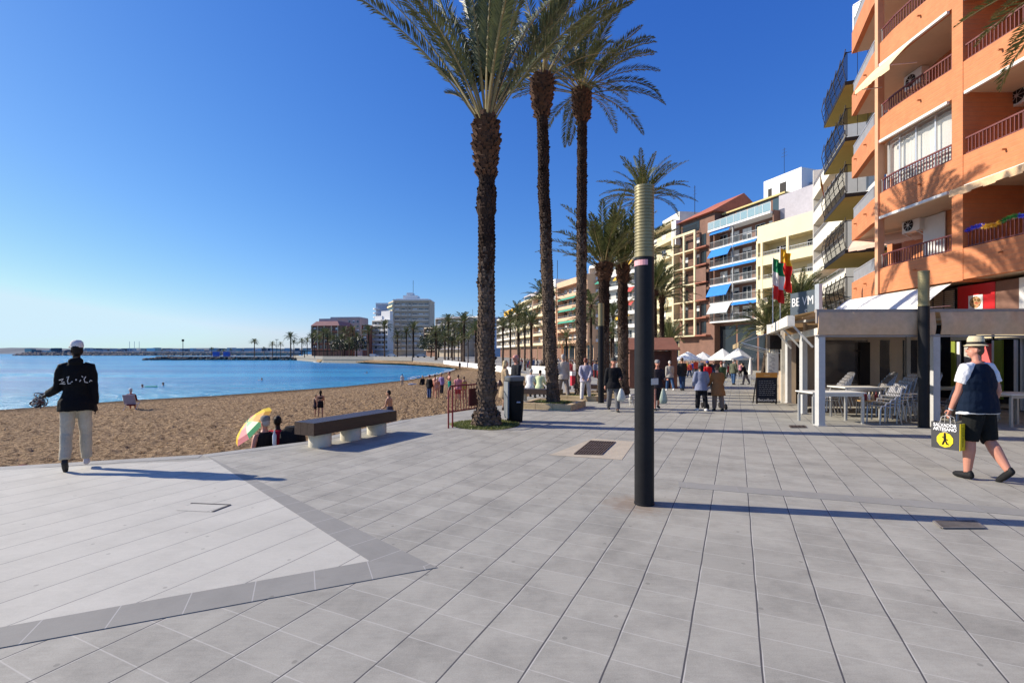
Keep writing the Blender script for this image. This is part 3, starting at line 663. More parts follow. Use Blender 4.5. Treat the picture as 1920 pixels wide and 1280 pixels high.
sgn = flat('sign_panel', 14.95, 16.2, 3.02, 3.93, 15.1, RED, .06)
pc = bpy.data.materials.new('food_picture'); pc.use_nodes = True; g = NG(pc.node_tree); b = pc.node_tree.nodes['Principled BSDF']
vo = pc.node_tree.nodes.new('ShaderNodeTexVoronoi'); vo.inputs['Scale'].default_value = 9; pc.node_tree.links.new(g.obj(), vo.inputs[0])
rr = pc.node_tree.nodes.new('ShaderNodeValToRGB'); pc.node_tree.links.new(vo.outputs['Distance'], rr.inputs[0]); el = rr.color_ramp.elements
el[0].color = (.5, .3, .05, 1); el[1].color = (.45, .03, .02, 1); e_ = el.new(.35); e_.color = (.09, .03, .02, 1); e_ = el.new(.5); e_.color = (.55, .38, .18, 1); pc.node_tree.links.new(rr.outputs[0], b.inputs['Base Color'])
m = MB(); m.box(15.02, 15.036, 15.32, 15.80, 3.12, 3.58); wpart('picture_panel', m, WHITE, OB); m = MB(); m.tube([(15.019, 15.56, 3.35), (15.012, 15.56, 3.35)], .19, 20); wpart('picture', m, pc, OB)
flat('brick_panel', 14.25, 14.94, 2.9, 3.93, 15.1, BRWN, .05); flat('white_frame', 13.0, 14.2, 2.2, 3.93, 15.05, WHITE, .05)
for j in range(3):
    m = MB(); y = 16.35 + j * .42
    for k in range(16): m.box(15.03, 15.08, y, y + .34, 2.75 + k * .07, 2.80 + k * .07)
    m.box(15.09, 15.12, y - .02, y + .36, 2.7, 3.9, 1); wpart('louvre_shutter', m, [mat('louvre', (.42, .37, .30), .7, .1, 3), BLK], OB)
for y0, y1, mt in ((10.2, 11.3, DARKG), (11.45, 12.5, BLUEG), (12.6, 13.2, DARKG), (13.3, 14.2, DARKG), (14.4, 15.0, DARKG), (15.1, 16.1, DARKG), (16.2, 18.5, DARKG)):
    m = MB(); m.box(15.16, 15.19, y0, y1, .15, 2.72); sw_ = wpart('shop_window', m, mt, OB)
    m = MB()
    for q in (y0 - .035, y1 + .035): m.box(15.10, 15.2, q - .035, q + .035, 0, 2.8)
    m.box(15.10, 15.2, y0, y1, 2.72, 2.85); fr_ = wpart('shop_window_frame', m, WHITE if mt is BLUEG or y0 > 13 and y0 < 14 else BLK, OB)
GRNP = mat('green_post', (.22, .27, .03), .6, .1, 4)
for (a, b_) in ((16.22, 16.36), (14.66, 14.9), (13.3, 13.45)): flat('green_post', a, b_, .3, 2.1, 15.02, GRNP, .06)
for (a, b_) in ((16.1, 16.2), (15.55, 15.63), (14.92, 15.02), (14.28, 14.36), (13.75, 13.83), (13.1, 13.2)): flat('white_mullion', a, b_, .12, 2.1, 15.06, WHITE, .05)
for (a, b_) in ((15.0, 16.4), (13.9, 14.9), (12.6, 13.8)): flat('sunlit_facade_panel', a, b_, 2.13, 2.46, 15.03, CREAM, .05)  # pale cream panels paint in the sunlit facade seen under the canopy
flat('counter', 15.05, 15.5, .2, 1.0, 15.1, mat('counter_grey', (.25, .24, .23), .5, .2, 4), .05); flat('lit_menu', 15.7, 16.0, 1.2, 1.9, 15.1, mat('menu_print', (.45, .42, .38), .6, .4, 9), .03)
flat('pink_panel', 15.06, 15.4, 1.1, 2.0, 15.1, mat('pink_poster', (.7, .12, .12), .6, .1, 3), .03)
# white framed glass rail on the top corner
m = rail_mb(3.2, 'glass', 1.25); o = m.build('terrace_screen', [WHITE, GLR], OB); o.rotation_euler = (0, 0, R(-66)); o.location = (.45 + 1.3, 22.6 - 15.4, 16.82 + .02)
# -- iron balcony block and its neighbour
def along(a, b_, t): return (lerp(a[0], b_[0], t), lerp(a[1], b_[1], t))
IA, IB = (19.55, 30.1), (17.55, 25.3)
r_, L, zt = building('apartment_building', 'apartment block with tall black iron balcony railings and ochre undersides behind the orange block', IA, IB, 4.2, 2.95, 5, OFFW, BLK, 'bars', BLK, 9, 2.2, 1.55, 2.6, soffit=OCHRE, step=.2, roof=0, shopm=DARKG, fins=False)
for k in range(5):
    z = 4.2 + 2.95 * k
    m = MB()
    for j in range(6): m.tube([(L * j / 5, .05, z), (L * j / 5, -.12, z + .9), (L * j / 5, .02, z + 1.7)], .022, 5)
    for q in (.4, .8, 1.2): m.bar((0, -.06, z + q), (L, -.06, z + q), .025)
    for j in range(5): m.bar((L, .1 + j * .45, z + .05), (L, .1 + j * .45, z + 1.5), .02)
    m.bar((L, 0, z + 1.5), (L, 2.1, z + 1.5), .035); m.build('iron_screen', BLK, r_)
r_, L, zt = building('apartment_building', 'narrow apartment block with white solid balcony fronts stepping up beside black iron balconies', (27.6, 44), (23.2, 33.5), 4.2, 2.35, 6, OFFW, mat('warm_white_front', (.74, .70, .58), .8, .06, 1), 'bars', GREYR, 10, 1.8, .45, 2.4, solid=.85, roof=0, shopm=DARKG, winh=1.9, step=.2)
m = MB(); m.box(0, 4, -.3, 0, 4, 19.4); m.build('brick_pier', PEACH, r_).location = (1.8, 1.9, 0)
# -- yellow block
r_, L, zt = building('apartment_building', 'yellow apartment block with broad plain balcony bands behind the flags', (30.7, 60), (35.0, 48.6), 4.15, 2.85, 4, YEL, YEL, 'bars', GREYR, 14, 1.9, .5, 3.2, solid=.95, roof=0, shopm=DARKG, pillars=(.6, 4.2, 8.2), pw=.3, step=.2, soffit=YEL, blinds=True)
m = MB(); m.box(-.02, L + .02, -.02, 14, zt - .2, zt + 1.9); m.build('roof_band', YEL, r_)
m = MB(); m.box(2.2, 2.9, 1.75, 1.89, 6.6, 8.6); m.box(2.2, 2.9, 1.75, 1.89, 9.4, 10.9); m.build('white_shutter', WHITE, r_)
# -- grey white block with blue awnings
GA, GB = (31.7, 77), (35.8, 66)
r_, L, zt = building('apartment_building', 'tall white balcony block with bright blue awnings and a glazed roof terrace', GA, GB, 6.7, 2.9, 5, BRWN, WHITE, 'bars', GREYR, 12, 1.7, 1.05, 2.2, roof=0, shopm=DARKG, step=.22, frm=GREYR, pillars=(L * 0 + 4.7,), pw=.12, pillm=GREYR)
for (k, a, b_, out, drop, mt) in ((4, .4, 4.4, .5, .5, BLUEA), (3, .4, 4.6, .9, 1.3, BLUEA), (3, 4.9, 9.2, .4, .35, BLUEA), (2, .4, 9.2, .4, .35, BLUEA), (1, .2, 4.4, 1.0, 1.6, BLUEA), (0, .2, 4.4, .9, 1.4, mat('grey_awning', (.45, .5, .52), .8, .1, 2)), (0, 4.8, 9.4, .5, .4, BLUEA)):
    awning(r_, a, b_, .05, 6.7 + 2.9 * (k + 1) - .22, out, drop, mt, .1)
m = MB(); m.box(0, L, -.4, 1.7, zt - .25, zt + .05); m.build('terrace_slab', WHITE, r_); o = rail_mb(L, 'glass', 1.25).build('glass_rail', [WHITE, GLR], r_); o.location = (0, -.36, zt + .05)
m = MB(); m.box(.5, L, 2.6, 12, zt + .05, zt + 2.75); m.build('penthouse', BRWN, r_)
m = MB(); m.box(.3, L + .1, 2.2, 12, zt + 2.76, zt + 3.0)
for j in range(5): m.box(.8 + j * 2.2, 2.6 + j * 2.2, 2.55, 2.6, zt + .3, zt + 2.6, 1)
m.build('penthouse_roof', [mat('ochre_trim', (.6, .48, .2), .8, .1, 2), BLUEG], r_)
m = MB(); m.box(L + .003, L + 9, 1.2, 1.9, 0, zt + 2.2); m.box(L - .5, L + 9.2, 5.5, 14, 0, zt + 4.2); m.build('party_wall', GREYW, r_)
m = MB(); m.box(L - 5, L + 1.2, 4, 9, zt + 3.0, zt + 6.2); m.build('roof_hut', WHITE, r_); m = MB(); m.box(L - 4.2, L - 3.6, 3.95, 4, zt + 3.6, zt + 4.8); m.box(L - 2.2, L - 1.2, 3.95, 4, zt + 3.2, zt + 5.0); m.build('hut_door', BLK, r_); mast(r_, L - 2, 4.6, zt + 6.2, 4.0)
# -- brown block with cream grid
HA, HB = (28.4, 85), (30.35, 79.6)
r_, L, zt = building('apartment_building', 'brown brick apartment block fronted by a tall cream concrete grid', HA, HB, 4.7, 2.88, 6, BRWN, CREAM, 'bars', BLK, 12, 1.6, .95, 2.3, roof=0, step=.2, pillars=(.15, 2.95, 5.6), pw=.38, pillm=CREAM, fins=False, gl=DARKG, frm=BRWN, soffit=PEACH)
m = MB(); m.box(0, L, -.04, .2, zt - .18, zt + .22); m.build('top_beam', CREAM, r_)
m = MB(); m.box(L, L + 3.4, .9, 12, 0, zt + .5)
for k in range(6): m.box(L, L + 2.6, -.1, .9, 4.5 + 2.88 * k, 4.7 + 2.88 * k, 2); m.box(L + .4, L + 1.6, .87, .9, 5 + 2.88 * k, 6.9 + 2.88 * k, 1)
for k in (2, 3, 4): m.box(L + .3, L + 2.6, -.1, -.05, 4.7 + 2.88 * k, 6.9 + 2.88 * k, 3) if k < 4 else None
m.build('stair_wing', [BRWN, DARKG, REDB, BRWN], r_)
m = MB(); m.box(.2, L + 2.9, 1.4, 12, zt, zt + 2.5, 0); m.box(1, L - .5, 1.36, 1.4, zt + .4, zt + 2.0, 2); m.build('penthouse', [BRWN, REDB, DARKG], r_)
m = MB(); i0 = [(0, .6, zt + 2.5), (L + 3.4, .6, zt + 2.5), (L + 3.4, 7, zt + 6.0), (3, 7, zt + 6.0)]; m.face(i0); m.face([(0, .6, zt + 2.5), (3, 7, zt + 6), (3, 12, zt + 2.5), (0, 12, zt + 2.5)]); m.face([(L + 3.4, .6, zt + 2.5), (L + 3.4, 12, zt + 2.5), (L + 3.4, 7, zt + 6)]); m.face([(0, .6, zt + 2.49), (0, 12, zt + 2.49), (L + 3.4, 12, zt + 2.49), (L + 3.4, .6, zt + 2.49)]); m.build('tiled_roof', mat('terracotta_tiles', (.42, .13, .07), .8, .25, 1.5, .4, 12), r_)
m = MB(); m.box(-1.0, .2, .6, 5, zt - 1, zt + 3.3); m.build('stair_head', WHITE, r_); mast(r_, 2.2, 3, zt + 4, 5.0, .05); o = mat('rail_dark', (.1, .07, .06), .6, .1, 3); rail_mb(L, 'bars', 1.0).build('roof_railing', BLK, r_).location = (0, .3, zt + .2)
# -- mid row
r_, L, zt = building('apartment_building', 'cream apartment block squeezed between the lamp post palms and the cream grid', (27.0, 98), (28.7, 86.2), 4.5, 2.95, 7, CREAM, CREAM, 'bars', GREYR, 12, 1.4, .5, 3.0, solid=.5, roof=.5, shopm=DARKG, step=.25)
m = MB(); m.box(2, 9, 3, 9, zt + .5, zt + 3); m.build('roof_hut', OFFW, r_)
r_, L, zt = building('apartment_building', 'white apartment block with yellow and red awnings half hidden by the stocky palms', (18.2, 113), (26.6, 98.8), 4.5, 2.85, 6, OFFW, WHITE, 'bars', GREYR, 14, 1.5, .55, 2.8, solid=.5, roof=.6, shopm=DARKG, step=.3)
for (k, a, mt) in ((4, 9, YELA), (3, 11, REDA), (2, 11, REDA), (5, 10.5, YELA), (1, 9.5, YELA), (2, 4, WHA), (4, 3, GRNA)): awning(r_, a, a + 3.6, .05, 4.5 + 2.85 * (k + 1) - .25, 1.0, 1.0, mt, .1)
m = MB(); m.box(5, 11, 4, 9, zt + .6, zt + 3.4); m.build('roof_hut', WHITE, r_)
r_, L, zt = building('hotel_building', 'peach hotel with long flat balcony bands and green awnings between the tall palms', (11.9, 126), (17.2, 110.5), 4.3, 2.9, 5, PEACH, PEACH, 'bars', GREYR, 14, 1.8, .5, 2.6, solid=.55, roof=0, shopm=DARKG, step=.3, frm=BRWN)
m = MB(); m.box(-.2, L + .2, -.1, 14, zt - .2, zt + 1.2); m.build('roof_band', PEACH, r_)
for k in (1, 2, 3): awning(r_, 1.2, 11, .05, 4.3 + 2.9 * (k + 1) - .25, .6, .5, GRNA, .1)
m = MB(); m.box(8, 14, 5, 12, zt + 1.2, zt + 3.6); m.build('roof_hut', OFFW, r_)
r_, L, zt = building('apartment_building', 'cream apartment block with white balconies and a rooftop hut left of the peach hotel', (6.4, 146), (11.6, 128), 4.2, 2.8, 5, PEACH, CREAM, 'bars', GREYR, 14, 1.6, .5, 2.8, solid=.5, roof=.8, shopm=BRWN, step=.4)
m = MB(); m.box(7, 11, 3, 8, zt + .8, zt + 4.6); m.build('roof_hut', WHITE, r_); m = MB(); m.box(1, 6, 2.5, 8, zt + .8, zt + 2.4); m.build('tiled_roof', REDB, r_); mast(r_, 10, 4, zt + 4.6, 5.5, .08)
r_, L, zt = building('apartment_building', 'sand coloured apartment block with rounded grey roof terrace behind the far palms', (1.5, 168), (6.2, 148), 4.2, 2.8, 5, BEIGE, CREAM, 'bars', GREYR, 14, 1.6, .5, 2.8, solid=.5, roof=.6, shopm=BRWN, step=.4)
m = MB(); m.box(3, 18, 2, 10, zt + .6, zt + 2.9); m.box(4, 12, 1.9, 2, zt + 1.0, zt + 2.4, 1); m.build('penthouse', [GREYW, DARKG], r_)
r_, L, zt = building('apartment_building', 'pale apartment block with an ochre top storey at the left end of the promenade row', (-6.5, 205), (1.2, 170), 4.2, 2.8, 4, BEIGE, OFFW, 'bars', GREYR, 14, 1.6, .5, 3.2, solid=.5, roof=.6, shopm=BRWN, step=.5)
m = MB(); m.box(8, 24, 1.5, 10, zt + .6, zt + 3.2); m.build('penthouse', YELA, r_); m = MB(); m.box(26, 33, 3, 10, zt + .6, zt + 3.4); m.build('roof_hut', WHITE, r_)
# -- far side of the bay
r_, L, zt = building('tower_block', 'tall cream tower block with a stepped white rooftop across the bay', (-74, 300), (-51.5, 300), 3.6, 3.05, 10, BEIGE, mat('tower_front', (.68, .58, .43), .85, .08, .3), None, GREYR, 18, .7, 1, 3.6, winw=2.7, winh=1.6, solid=1.0, roof=.7, frm=WHITE, gl=BLUEG, pillars=(.3, 4.6, 8.9, 11, 22.2), pw=.7, pillm=BEIGE)
m = MB(); m.prism([(-6.6, 13), (-.3, .4), (-.3, 18), (-6.6, 18)], 0, zt + .6)
for k in range(10):
    z = 3.6 + 3.05 * k; m.prism([(-7.4, 12.6), (-.9, -.2), (-.35, .3), (-6.7, 12.9)], z - .2, z + .9, 1); m.prism([(-6.72, 12.8), (-.33, .3), (-.3, .4), (-6.65, 13)], z + .95, z + 2.7, 2)
m.build('balcony_wing', [BEIGE, CREAM, DARKG], r_)
m = MB(); m.box(1, 21, 3, 15, zt + .7, zt + 2.0); m.box(5, 14, 4, 13, zt + 2, zt + 4.2); m.box(7, 11, 5, 11, zt + 4.2, zt + 6.0); m.build('roof_hut', WHITE, r_); mast(r_, 11, 6, zt + 6, 8, .12)
m = MB(); m.box(-.5, L + .5, -.3, 18.4, zt + .7, zt + 1.3); m.build('roof_edge', WHITE, r_)
r_, L, zt = building('apartment_building', 'low white block with stacked balconies left of the tall cream tower', (-84.5, 290), (-73.8, 284), 3.6, 2.9, 6, OFFW, WHITE, None, GREYR, 5, 1.6, 1, 2.6, solid=.9, roof=.6)
m = MB(); m.box(0, 6, 2, 5, zt + .6, zt + 3.2); m.box(5, 12, 2.5, 5, zt + .6, zt + 6); m.build('upper_storey', WHITE, r_)
r_, L, zt = building('tower_block', 'pale blue grey slab tower with rounded corner balconies behind the cream tower', (-98, 345), (-81, 345), 3.6, 3, 11, mat('blue_grey_render', (.42, .47, .54), .85, .06, .3), WHITE, None, GREYR, 18, .4, 1, 40, solid=.0, roof=1.2, fins=False)
for k in range(10):
    m = MB(); m.lathe([(2.6, 6 + 3 * k), (2.7, 6.1 + 3 * k), (2.7, 7 + 3 * k), (2.6, 7.05 + 3 * k)], 14, (.5, 1.5)); m.build('balcony', WHITE, r_)
r_, L, zt = building('apartment_building', 'narrow red brick block left of the low white balcony block', (-87.5, 280), (-84.6, 280), 3.6, 2.9, 5, REDB, BEIGE, None, GREYR, 12, .8, 1, 2.6, solid=.5, roof=.5)
r_, L, zt = building('apartment_building', 'dark brown block with a pink mansard storey at the point of the bay', (-115, 275), (-98, 272), 3.8, 3.4, 4, BRWN, REDB, None, GREYR, 18, .8, 1, 3.0, solid=.4, roof=.0, pillars=(0.3, 4, 8, 12.5, 16.5), pw=.5, pillm=BEIGE)
m = MB(); m.rings([[(-.3, -.3, zt), (L + .3, -.3, zt), (L + .3, 18, zt), (-.3, 18, zt)], [(2.0, 2.0, zt + 2.6), (L - 2, 2, zt + 2.6), (L - 2, 16, zt + 2.6), (2, 16, zt + 2.6)]]); m.build('mansard_roof', mat('pink_slate', (.30, .15, .14), .8, .15, .5), r_)
m = MB(); m.box(3, L - 3, 3, 15, zt + 2.6, zt + 4.2); m.build('roof_hut', mat('pinkish_render', (.45, .34, .33), .85, .1, .5), r_)
r_, L, zt = building('apartment_building', 'greyish pink block with square windows rising behind the brown mansard block', (-121, 320), (-101, 318), 3.6, 3.05, 7, mat('pinkish_render', (.45, .34, .33), .85, .1, .5), GREYW, None, GREYR, 14, .5, 1, 2.6, solid=0, roof=.8, winw=1.3, winh=1.5)
r_, L, zt = building('apartment_building', 'jumble of grey and cream flats behind the dense palm grove', (-37, 232), (-24, 222), 3.6, 2.9, 5, BEIGE, GREYW, 'bars', GREYR, 14, 1.3, 1, 2.8, solid=.4, roof=.6, step=.6)
r_, L, zt = building('apartment_building', 'white flat roofed block showing above the palm grove beside the near trunk', (-25, 236), (-15, 226), 3.6, 3, 5, mat('blue_grey_render', (.42, .47, .54), .85, .06, .3), WHITE, None, GREYR, 14, .6, 1, 3, solid=.4, roof=.7); mast(r_, 4, 4, zt + .7, 4, .08)
r_, L, zt = building('apartment_building', 'low brown block in shade right of the tall cream tower', (-48, 262), (-39, 252), 3.4, 2.9, 4, BRWN, BEIGE, 'bars', GREYR, 14, 1.3, 1, 2.8, solid=.4, roof=.6, step=.6)
# ---------------------------------------------------------------- street furniture
LBLK = mat('lamp_black', (.016, .016, .018), .42, .25, 3, .1, 60); LOUV = mat('louvre_brass', (.26, .225, .115), .45, .15, 4, metal=.25)
STONE = mat('yellow_sandstone', (.50, .38, .22), .9, .25, 3, .5, 30); SOIL = mat('soil', (.10, .07, .04), .95, .3, 6, .6, 30)
GRASS = leafmat('grass_blade', (.10, .13, .03), (.26, .27, .08))
def lamp(label, p, rz=0):
    o = thing('street_lamp', label, 'street lamp', p, rz, 'round louvred street lamps'); r = .108
    m = MB(); m.lathe([(r * 1.04, 0), (r * 1.04, .02), (r, .024), (r, 2.775)], 28); m.build('pole', LBLK, o, 40)
    m = MB(); pr = [(r * .98, 2.775), (r * 1.02, 2.78), (r * 1.02, 2.83)]; z = 2.83
    while z < 3.52: pr += [(r * .93, z + .002), (r * .93, z + .010), (r, z + .012), (r, z + .034)]; z += .036
    pr += [(r * .93, z), (r * 1.01, z + .005), (r * 1.01, z + .03), (r * .9, z + .032)]
    m.lathe(pr, 28); m.build('louvred_head', LOUV, o, 40)
    return o
l1 = lamp('black round lamp post with a louvred brass head standing alone in the foreground paving', (lamp_at.x, lamp_at.y, 0))
m = MB(); r = .1095; m.rings([[(r * cos(a), r * sin(a), 2.68), (r * cos(a), r * sin(a), 2.74), (r * .99 * cos(a), r * .99 * sin(a), 2.74), (r * .99 * cos(a), r * .99 * sin(a), 2.68)] for a in [R(-190 + 15 * k) for k in range(8)]]); m.build('sticker', mat('pink_sticker', (.75, .36, .38), .6, .05, 5), l1)
m = MB(); m.box(-.03, .08, -.13, -.108, 1.35, 1.42); m.build('tag', mat('grey_tag', (.5, .48, .45), .6, .1, 5), l1).rotation_euler = (0, 0, R(40))
lamp('black round lamp post in front of the restaurant canopy posts', G(1732, 801)); lamp('more distant black lamp post between the third tall palm and the first stocky palm', G(1127, 755))
# bench
BW = mat('dark_stained_wood', (.045, .024, .016), .42, .4, 2.5, .35, 12, stretch=(1, 12, 12)); CONC = mat('cream_concrete', (.62, .57, .45), .85, .1, 3, .3, 40)
o = thing('bench', 'long dark brown timber block bench on three pale cylinders at the beach edge', 'bench', (-3.19, 9.45, 0), atan2(1.86, .97))
m = MB()
for k in range(3): m.box(-1.07, 1.07, -.25 + k * .168, -.25 + k * .168 + .163, .25, .475)
m.box(-1.06, 1.06, -.24, .24, .255, .46); m.build('seat', BW, o)
for x in (-.72, .02, .74): m = MB(); m.lathe([(.195, 0), (.2, .02), (.2, .23), (.19, .249)], 24, (x, 0)); m.build('support', CONC, o, 40)
# litter bin
o = thing('litter_bin', 'black barrel shaped litter bin with a grey side panel by the planter', 'bin', G(965, 790), R(20)); o.location.z = 0
def sq(r, n=32, p=.55): return [(r * abs(cos(a)) ** p * (1 if cos(a) > 0 else -1), r * abs(sin(a)) ** p * (1 if sin(a) > 0 else -1)) for a in [2 * pi * k / n for k in range(n)]]
m = MB(); m.rings([[(x, y, z) for x, y in sq(r)] for r, z in ((.165, .0), (.175, .02), (.195, .35), (.215, .8), (.215, .9))]); m.build('body', mat('bin_black', (.009, .010, .011), .45, .2, 4), o, 40)
m = MB(); m.rings([[(x, y, z) for x, y in sq(r)] for r, z in ((.19, .9), (.20, 1.02))]); m.build('opening', BLK, o, 40)
m = MB(); m.rings([[(x, y, z) for x, y in sq(r)] for r, z in ((.222, 1.02), (.228, 1.04), (.228, 1.11), (.20, 1.13))]); m.build('lid', mat('bin_grey', (.10, .11, .12), .45, .1, 4), o, 40)
m = MB(); m.rings([[(-.2, y, z) for y, z in ((-.14, .1), (.14, .1), (.155, 1.0), (-.155, 1.0))], [(-.235, y, z) for y, z in ((-.13, .1), (.13, .1), (.15, 1.0), (-.15, 1.0))]]); m.build('side_panel', mat('bin_side', (.20, .22, .24), .5, .1, 4), o)
m = MB(); m.tube([(-.03, -.215, .5), (.06, -.23, .5)], .02, 8); m.build('lock', ALU, o)
# barrier
MAR = mat('maroon_paint', (.19, .016, .018), .5, .25, 5)
A, B = V((-1.44, 10.88, 0)), V((-.50, 12.1, 0)); o = thing('crowd_barrier', 'dark red steel crowd barrier leaning beside the knotted palm foot', 'barrier', A, atan2(B.y - A.y, B.x - A.x)); L = (B - A).length
m = MB(); m.tube([(0, 0, 0), (0, 0, .84), (.03, 0, .92), (.1, 0, .95), (L - .1, 0, .95), (L - .03, 0, .92), (L, 0, .84), (L, 0, 0)], .019, 8); m.tube([(0, 0, .37), (L, 0, .37)], .017, 8); m.tube([(.13, .0, .0), (.13, 0, .93)], .019, 8); m.tube([(L - .13, 0, 0), (L - .13, 0, .93)], .019, 8); m.build('frame', MAR, o, 50)
m = MB()
for k in range(13): x = .22 + (L - .44) * k / 12; m.tube([(x, 0, .37), (x, 0, .94)], .009, 6)
m.build('bars', MAR, o, 50); m = MB(); m.box(L * .44, L * .70, -.02, -.008, .44, .86); m.build('plate', mat('maroon_plate', (.10, .012, .016), .55, .2, 4), o)
# grass ring and planters
def grass(name, cx, cy, z, rx, ry, n, hole=.2, square=None):
    m = MB(); random.seed(name)
    base = [(cx + rx * cos(a) * (1 + .1 * sin(3 * a + cx)), cy + ry * sin(a) * (1 + .08 * cos(5 * a))) for a in [2 * pi * k / 40 for k in range(40)]] if not square else square
    m.face([(x, y, z + .006) for x, y in base], 1)
    for _ in range(n):
        a = rnd(0, 2 * pi); q = sqrt(rnd(0, 1)); x = cx + rx * .97 * q * cos(a); y = cy + ry * .97 * q * sin(a)
        h_ = rnd(.015, .05); b_ = rnd(0, pi); dx, dy = cos(b_) * .012, sin(b_) * .012
        m.face([(x - dx, y - dy, z), (x + dx, y + dy, z), (x + rnd(-.02, .02), y + rnd(-.02, .02), z + h_)])
    o = m.build('grass', [GRASS, mat('mossy_soil', (.17, .17, .05), .95, .4, 9, .5, 40)]); o['kind'] = 'stuff'; return o
grass('ring', P1[0] - .02, P1[1] + .08, .004, .83, .80, 7000)
def planter(label, x, y, s):
    o = thing('planter', label, 'planter', (x, y, gz(y)), TH * -1); o.rotation_euler = (0, 0, -.42); h = .2; t = .16
    for (x0, x1, y0, y1) in ((-s, s, -s, -s + t), (-s, s, s - t, s), (-s, -s + t, -s + t + .004, s - t - .004), (s - t, s, -s + t + .004, s - t - .004)):
        m = MB(); n_ = 3
        for k in range(n_):
            if x1 - x0 > y1 - y0: m.box(x0 + (x1 - x0) * k / n_ + .004, x0 + (x1 - x0) * (k + 1) / n_ - .004, y0, y1, 0, h + rnd(-.004, .004))
            else: m.box(x0, x1, y0 + (y1 - y0) * k / n_ + .004, y0 + (y1 - y0) * (k + 1) / n_ - .004, 0, h + rnd(-.004, .004))
        m.build('kerb_stone', STONE, o)
    m = MB(); m.box(-s + t + .003, s - t - .003, -s + t + .003, s - t - .003, .02, h - .03); m.build('soil', SOIL, o)
random.seed(6)
planter('square sandstone planter around the slim palm behind the black bin', 1.33, 15.5, .85); planter('sandstone planter at the foot of the third tall palm', 2.72, 19.0, .85)
planter('low sandstone planter around the first stocky palm', at(1131, 20.5), 20.5, .75)
grass('planter_patch', 1.33, 15.5, .17 + gz(15.5), .62, .62, 2500); grass('planter_patch_two', 2.72, 19.0, .17 + gz(19), .62, .62, 1200)
# drains and covers
def sheet(name, px, z, mt): 
    m = MB(); ps = [G(x, y) for x, y in px]; m.face([(p.x, p.y, z) for p in ps]); o = m.build(name, mt)
    if o.data.polygons[0].normal.z < 0: o.data.flip_normals()
    return o
o = sheet('paving_patch', [(1030, 853), (1112, 822), (1190, 828), (1166, 862)], .004, mat('beige_paving', (.44, .38, .29), .85, .14, 5, .3, 80)); ground(o)
def grate(label, px, z, n, mt1, mt2):
    a, b_, c, d = [G(x, y) for x, y in px]; o = thing('drain_grate', label, 'drain', a); m = MB(); m.face([tuple(p - a + V((0, 0, z))) for p in (a, b_, c, d)]); m.build('pit', mt1, o)
    m = MB()
    for k in range(n + 1): t = k / n; m.bar(a.lerp(b_, t) - a + V((0, 0, z + .005)), d.lerp(c, t) - a + V((0, 0, z + .005)), .022, .01)
    for k in range(5): t = k / 4; m.bar(a.lerp(d, t) - a + V((0, 0, z + .004)), b_.lerp(c, t) - a + V((0, 0, z + .004)), .03, .008)
    m.build('bars', mt2, o); return o
IRON = mat('rusty_iron', (.10, .07, .055), .7, .3, 8); PIT = mat('drain_pit', (.018, .014, .012), .9, .2, 5)
grate('rusty drain grate set in a beige paving patch left of the foreground lamp post', [(1077, 852), (1127, 853), (1153, 829), (1108, 827)], .008, 10, PIT, IRON)
grate('flat brown drain cover crossed by the foreground lamp shadow', [(1752, 979), (1766, 991), (1844, 991), (1828, 978)], .008, 12, mat('brown_iron_pit', (.10, .08, .075), .9, .2, 5), mat('brown_iron', (.20, .18, .165), .7, .3, 8))
grate('small drain cover in front of the white canopy corner post', [(1480, 798), (1483, 802), (1512, 802), (1508, 798)], .006, 6, PIT, IRON)
o = thing('manhole_cover', 'square manhole cover with a broken dark outline in the pale paving', 'manhole cover', G(358, 944)); a, b_, c, d = [G(x, y) - G(358, 944) for x, y in ((358, 944), (432, 947), (398, 960), (330, 957))]
m = MB(); m.face([tuple(p + V((0, 0, .006))) for p in (a, b_, c, d)]); m.build('lid', light, o); m = MB(); m.bar(a + V((0, 0, .008)), b_ + V((0, 0, .008)), .018, .006); m.bar(b_ + V((0, 0, .008)), c + V((0, 0, .008)), .02, .006); m.build('frame', mat('dark_seam', (.09, .085, .08), .9, .2, 9), o)
# ---------------------------------------------------------------- restaurant terrace canopy
CANV = mat('tan_canvas', (.62, .42, .26), .8, .18, 1.5, .35, 6); PWH = mat('painted_post', (.47, .47, .46), .5, .12, 3); CLEAR = glass('clear_plastic', (.07, .07, .08), .08, .82)
TC = thing('restaurant_canopy', 'long tan canvas terrace canopy on pale square posts outside the orange block', 'canopy', (7.25, 11.3, 0))
def qd(t, off=0): return (7.25 + .395 * t - .918 * off, 11.3 + .918 * t + .395 * off)
for (x, y, s, h) in ((7.25, 11.3, .075, 2.14), (9.86, 11.22, .08, 2.14), (14.0, 11.1, .08, 2.14), (*qd(2.4), .07, 2.3), (*qd(5.6), .07, 2.3), (12.6, 15.3, .06, 2.5)):
    m = MB(); m.box(x - s, x + s, y - s, y + s, .0, h); m.box(x - s - .03, x + s + .03, y - s - .03, y + s + .03, .001, .02); wpart('post', m, PWH, TC)
def cloth(x0, y0, x1, y1, z0, z1, mt, name, amp=.03, n=60):
    m = MB(); rs = []
    for i in range(n + 1):
        t = i / n; x, y = lerp(x0, x1, t), lerp(y0, y1, t); col = []
        for j in range(9):
            s_ = j / 8; w_ = amp * (noise.noise(V((x * 3.1, s_ * 1.2, y0))) + .8 * noise.noise(V((x * 9, s_ * 3 + x * 2, 4))) * s_)
            col.append((x, y - w_ - .04 * sin(pi * s_), lerp(z0, z1, s_)))
        rs.append(col + [(p[0], p[1] + .02, p[2]) for p in col[::-1]])
    m.rings(rs); return wpart(name, m, mt, TC, 60)
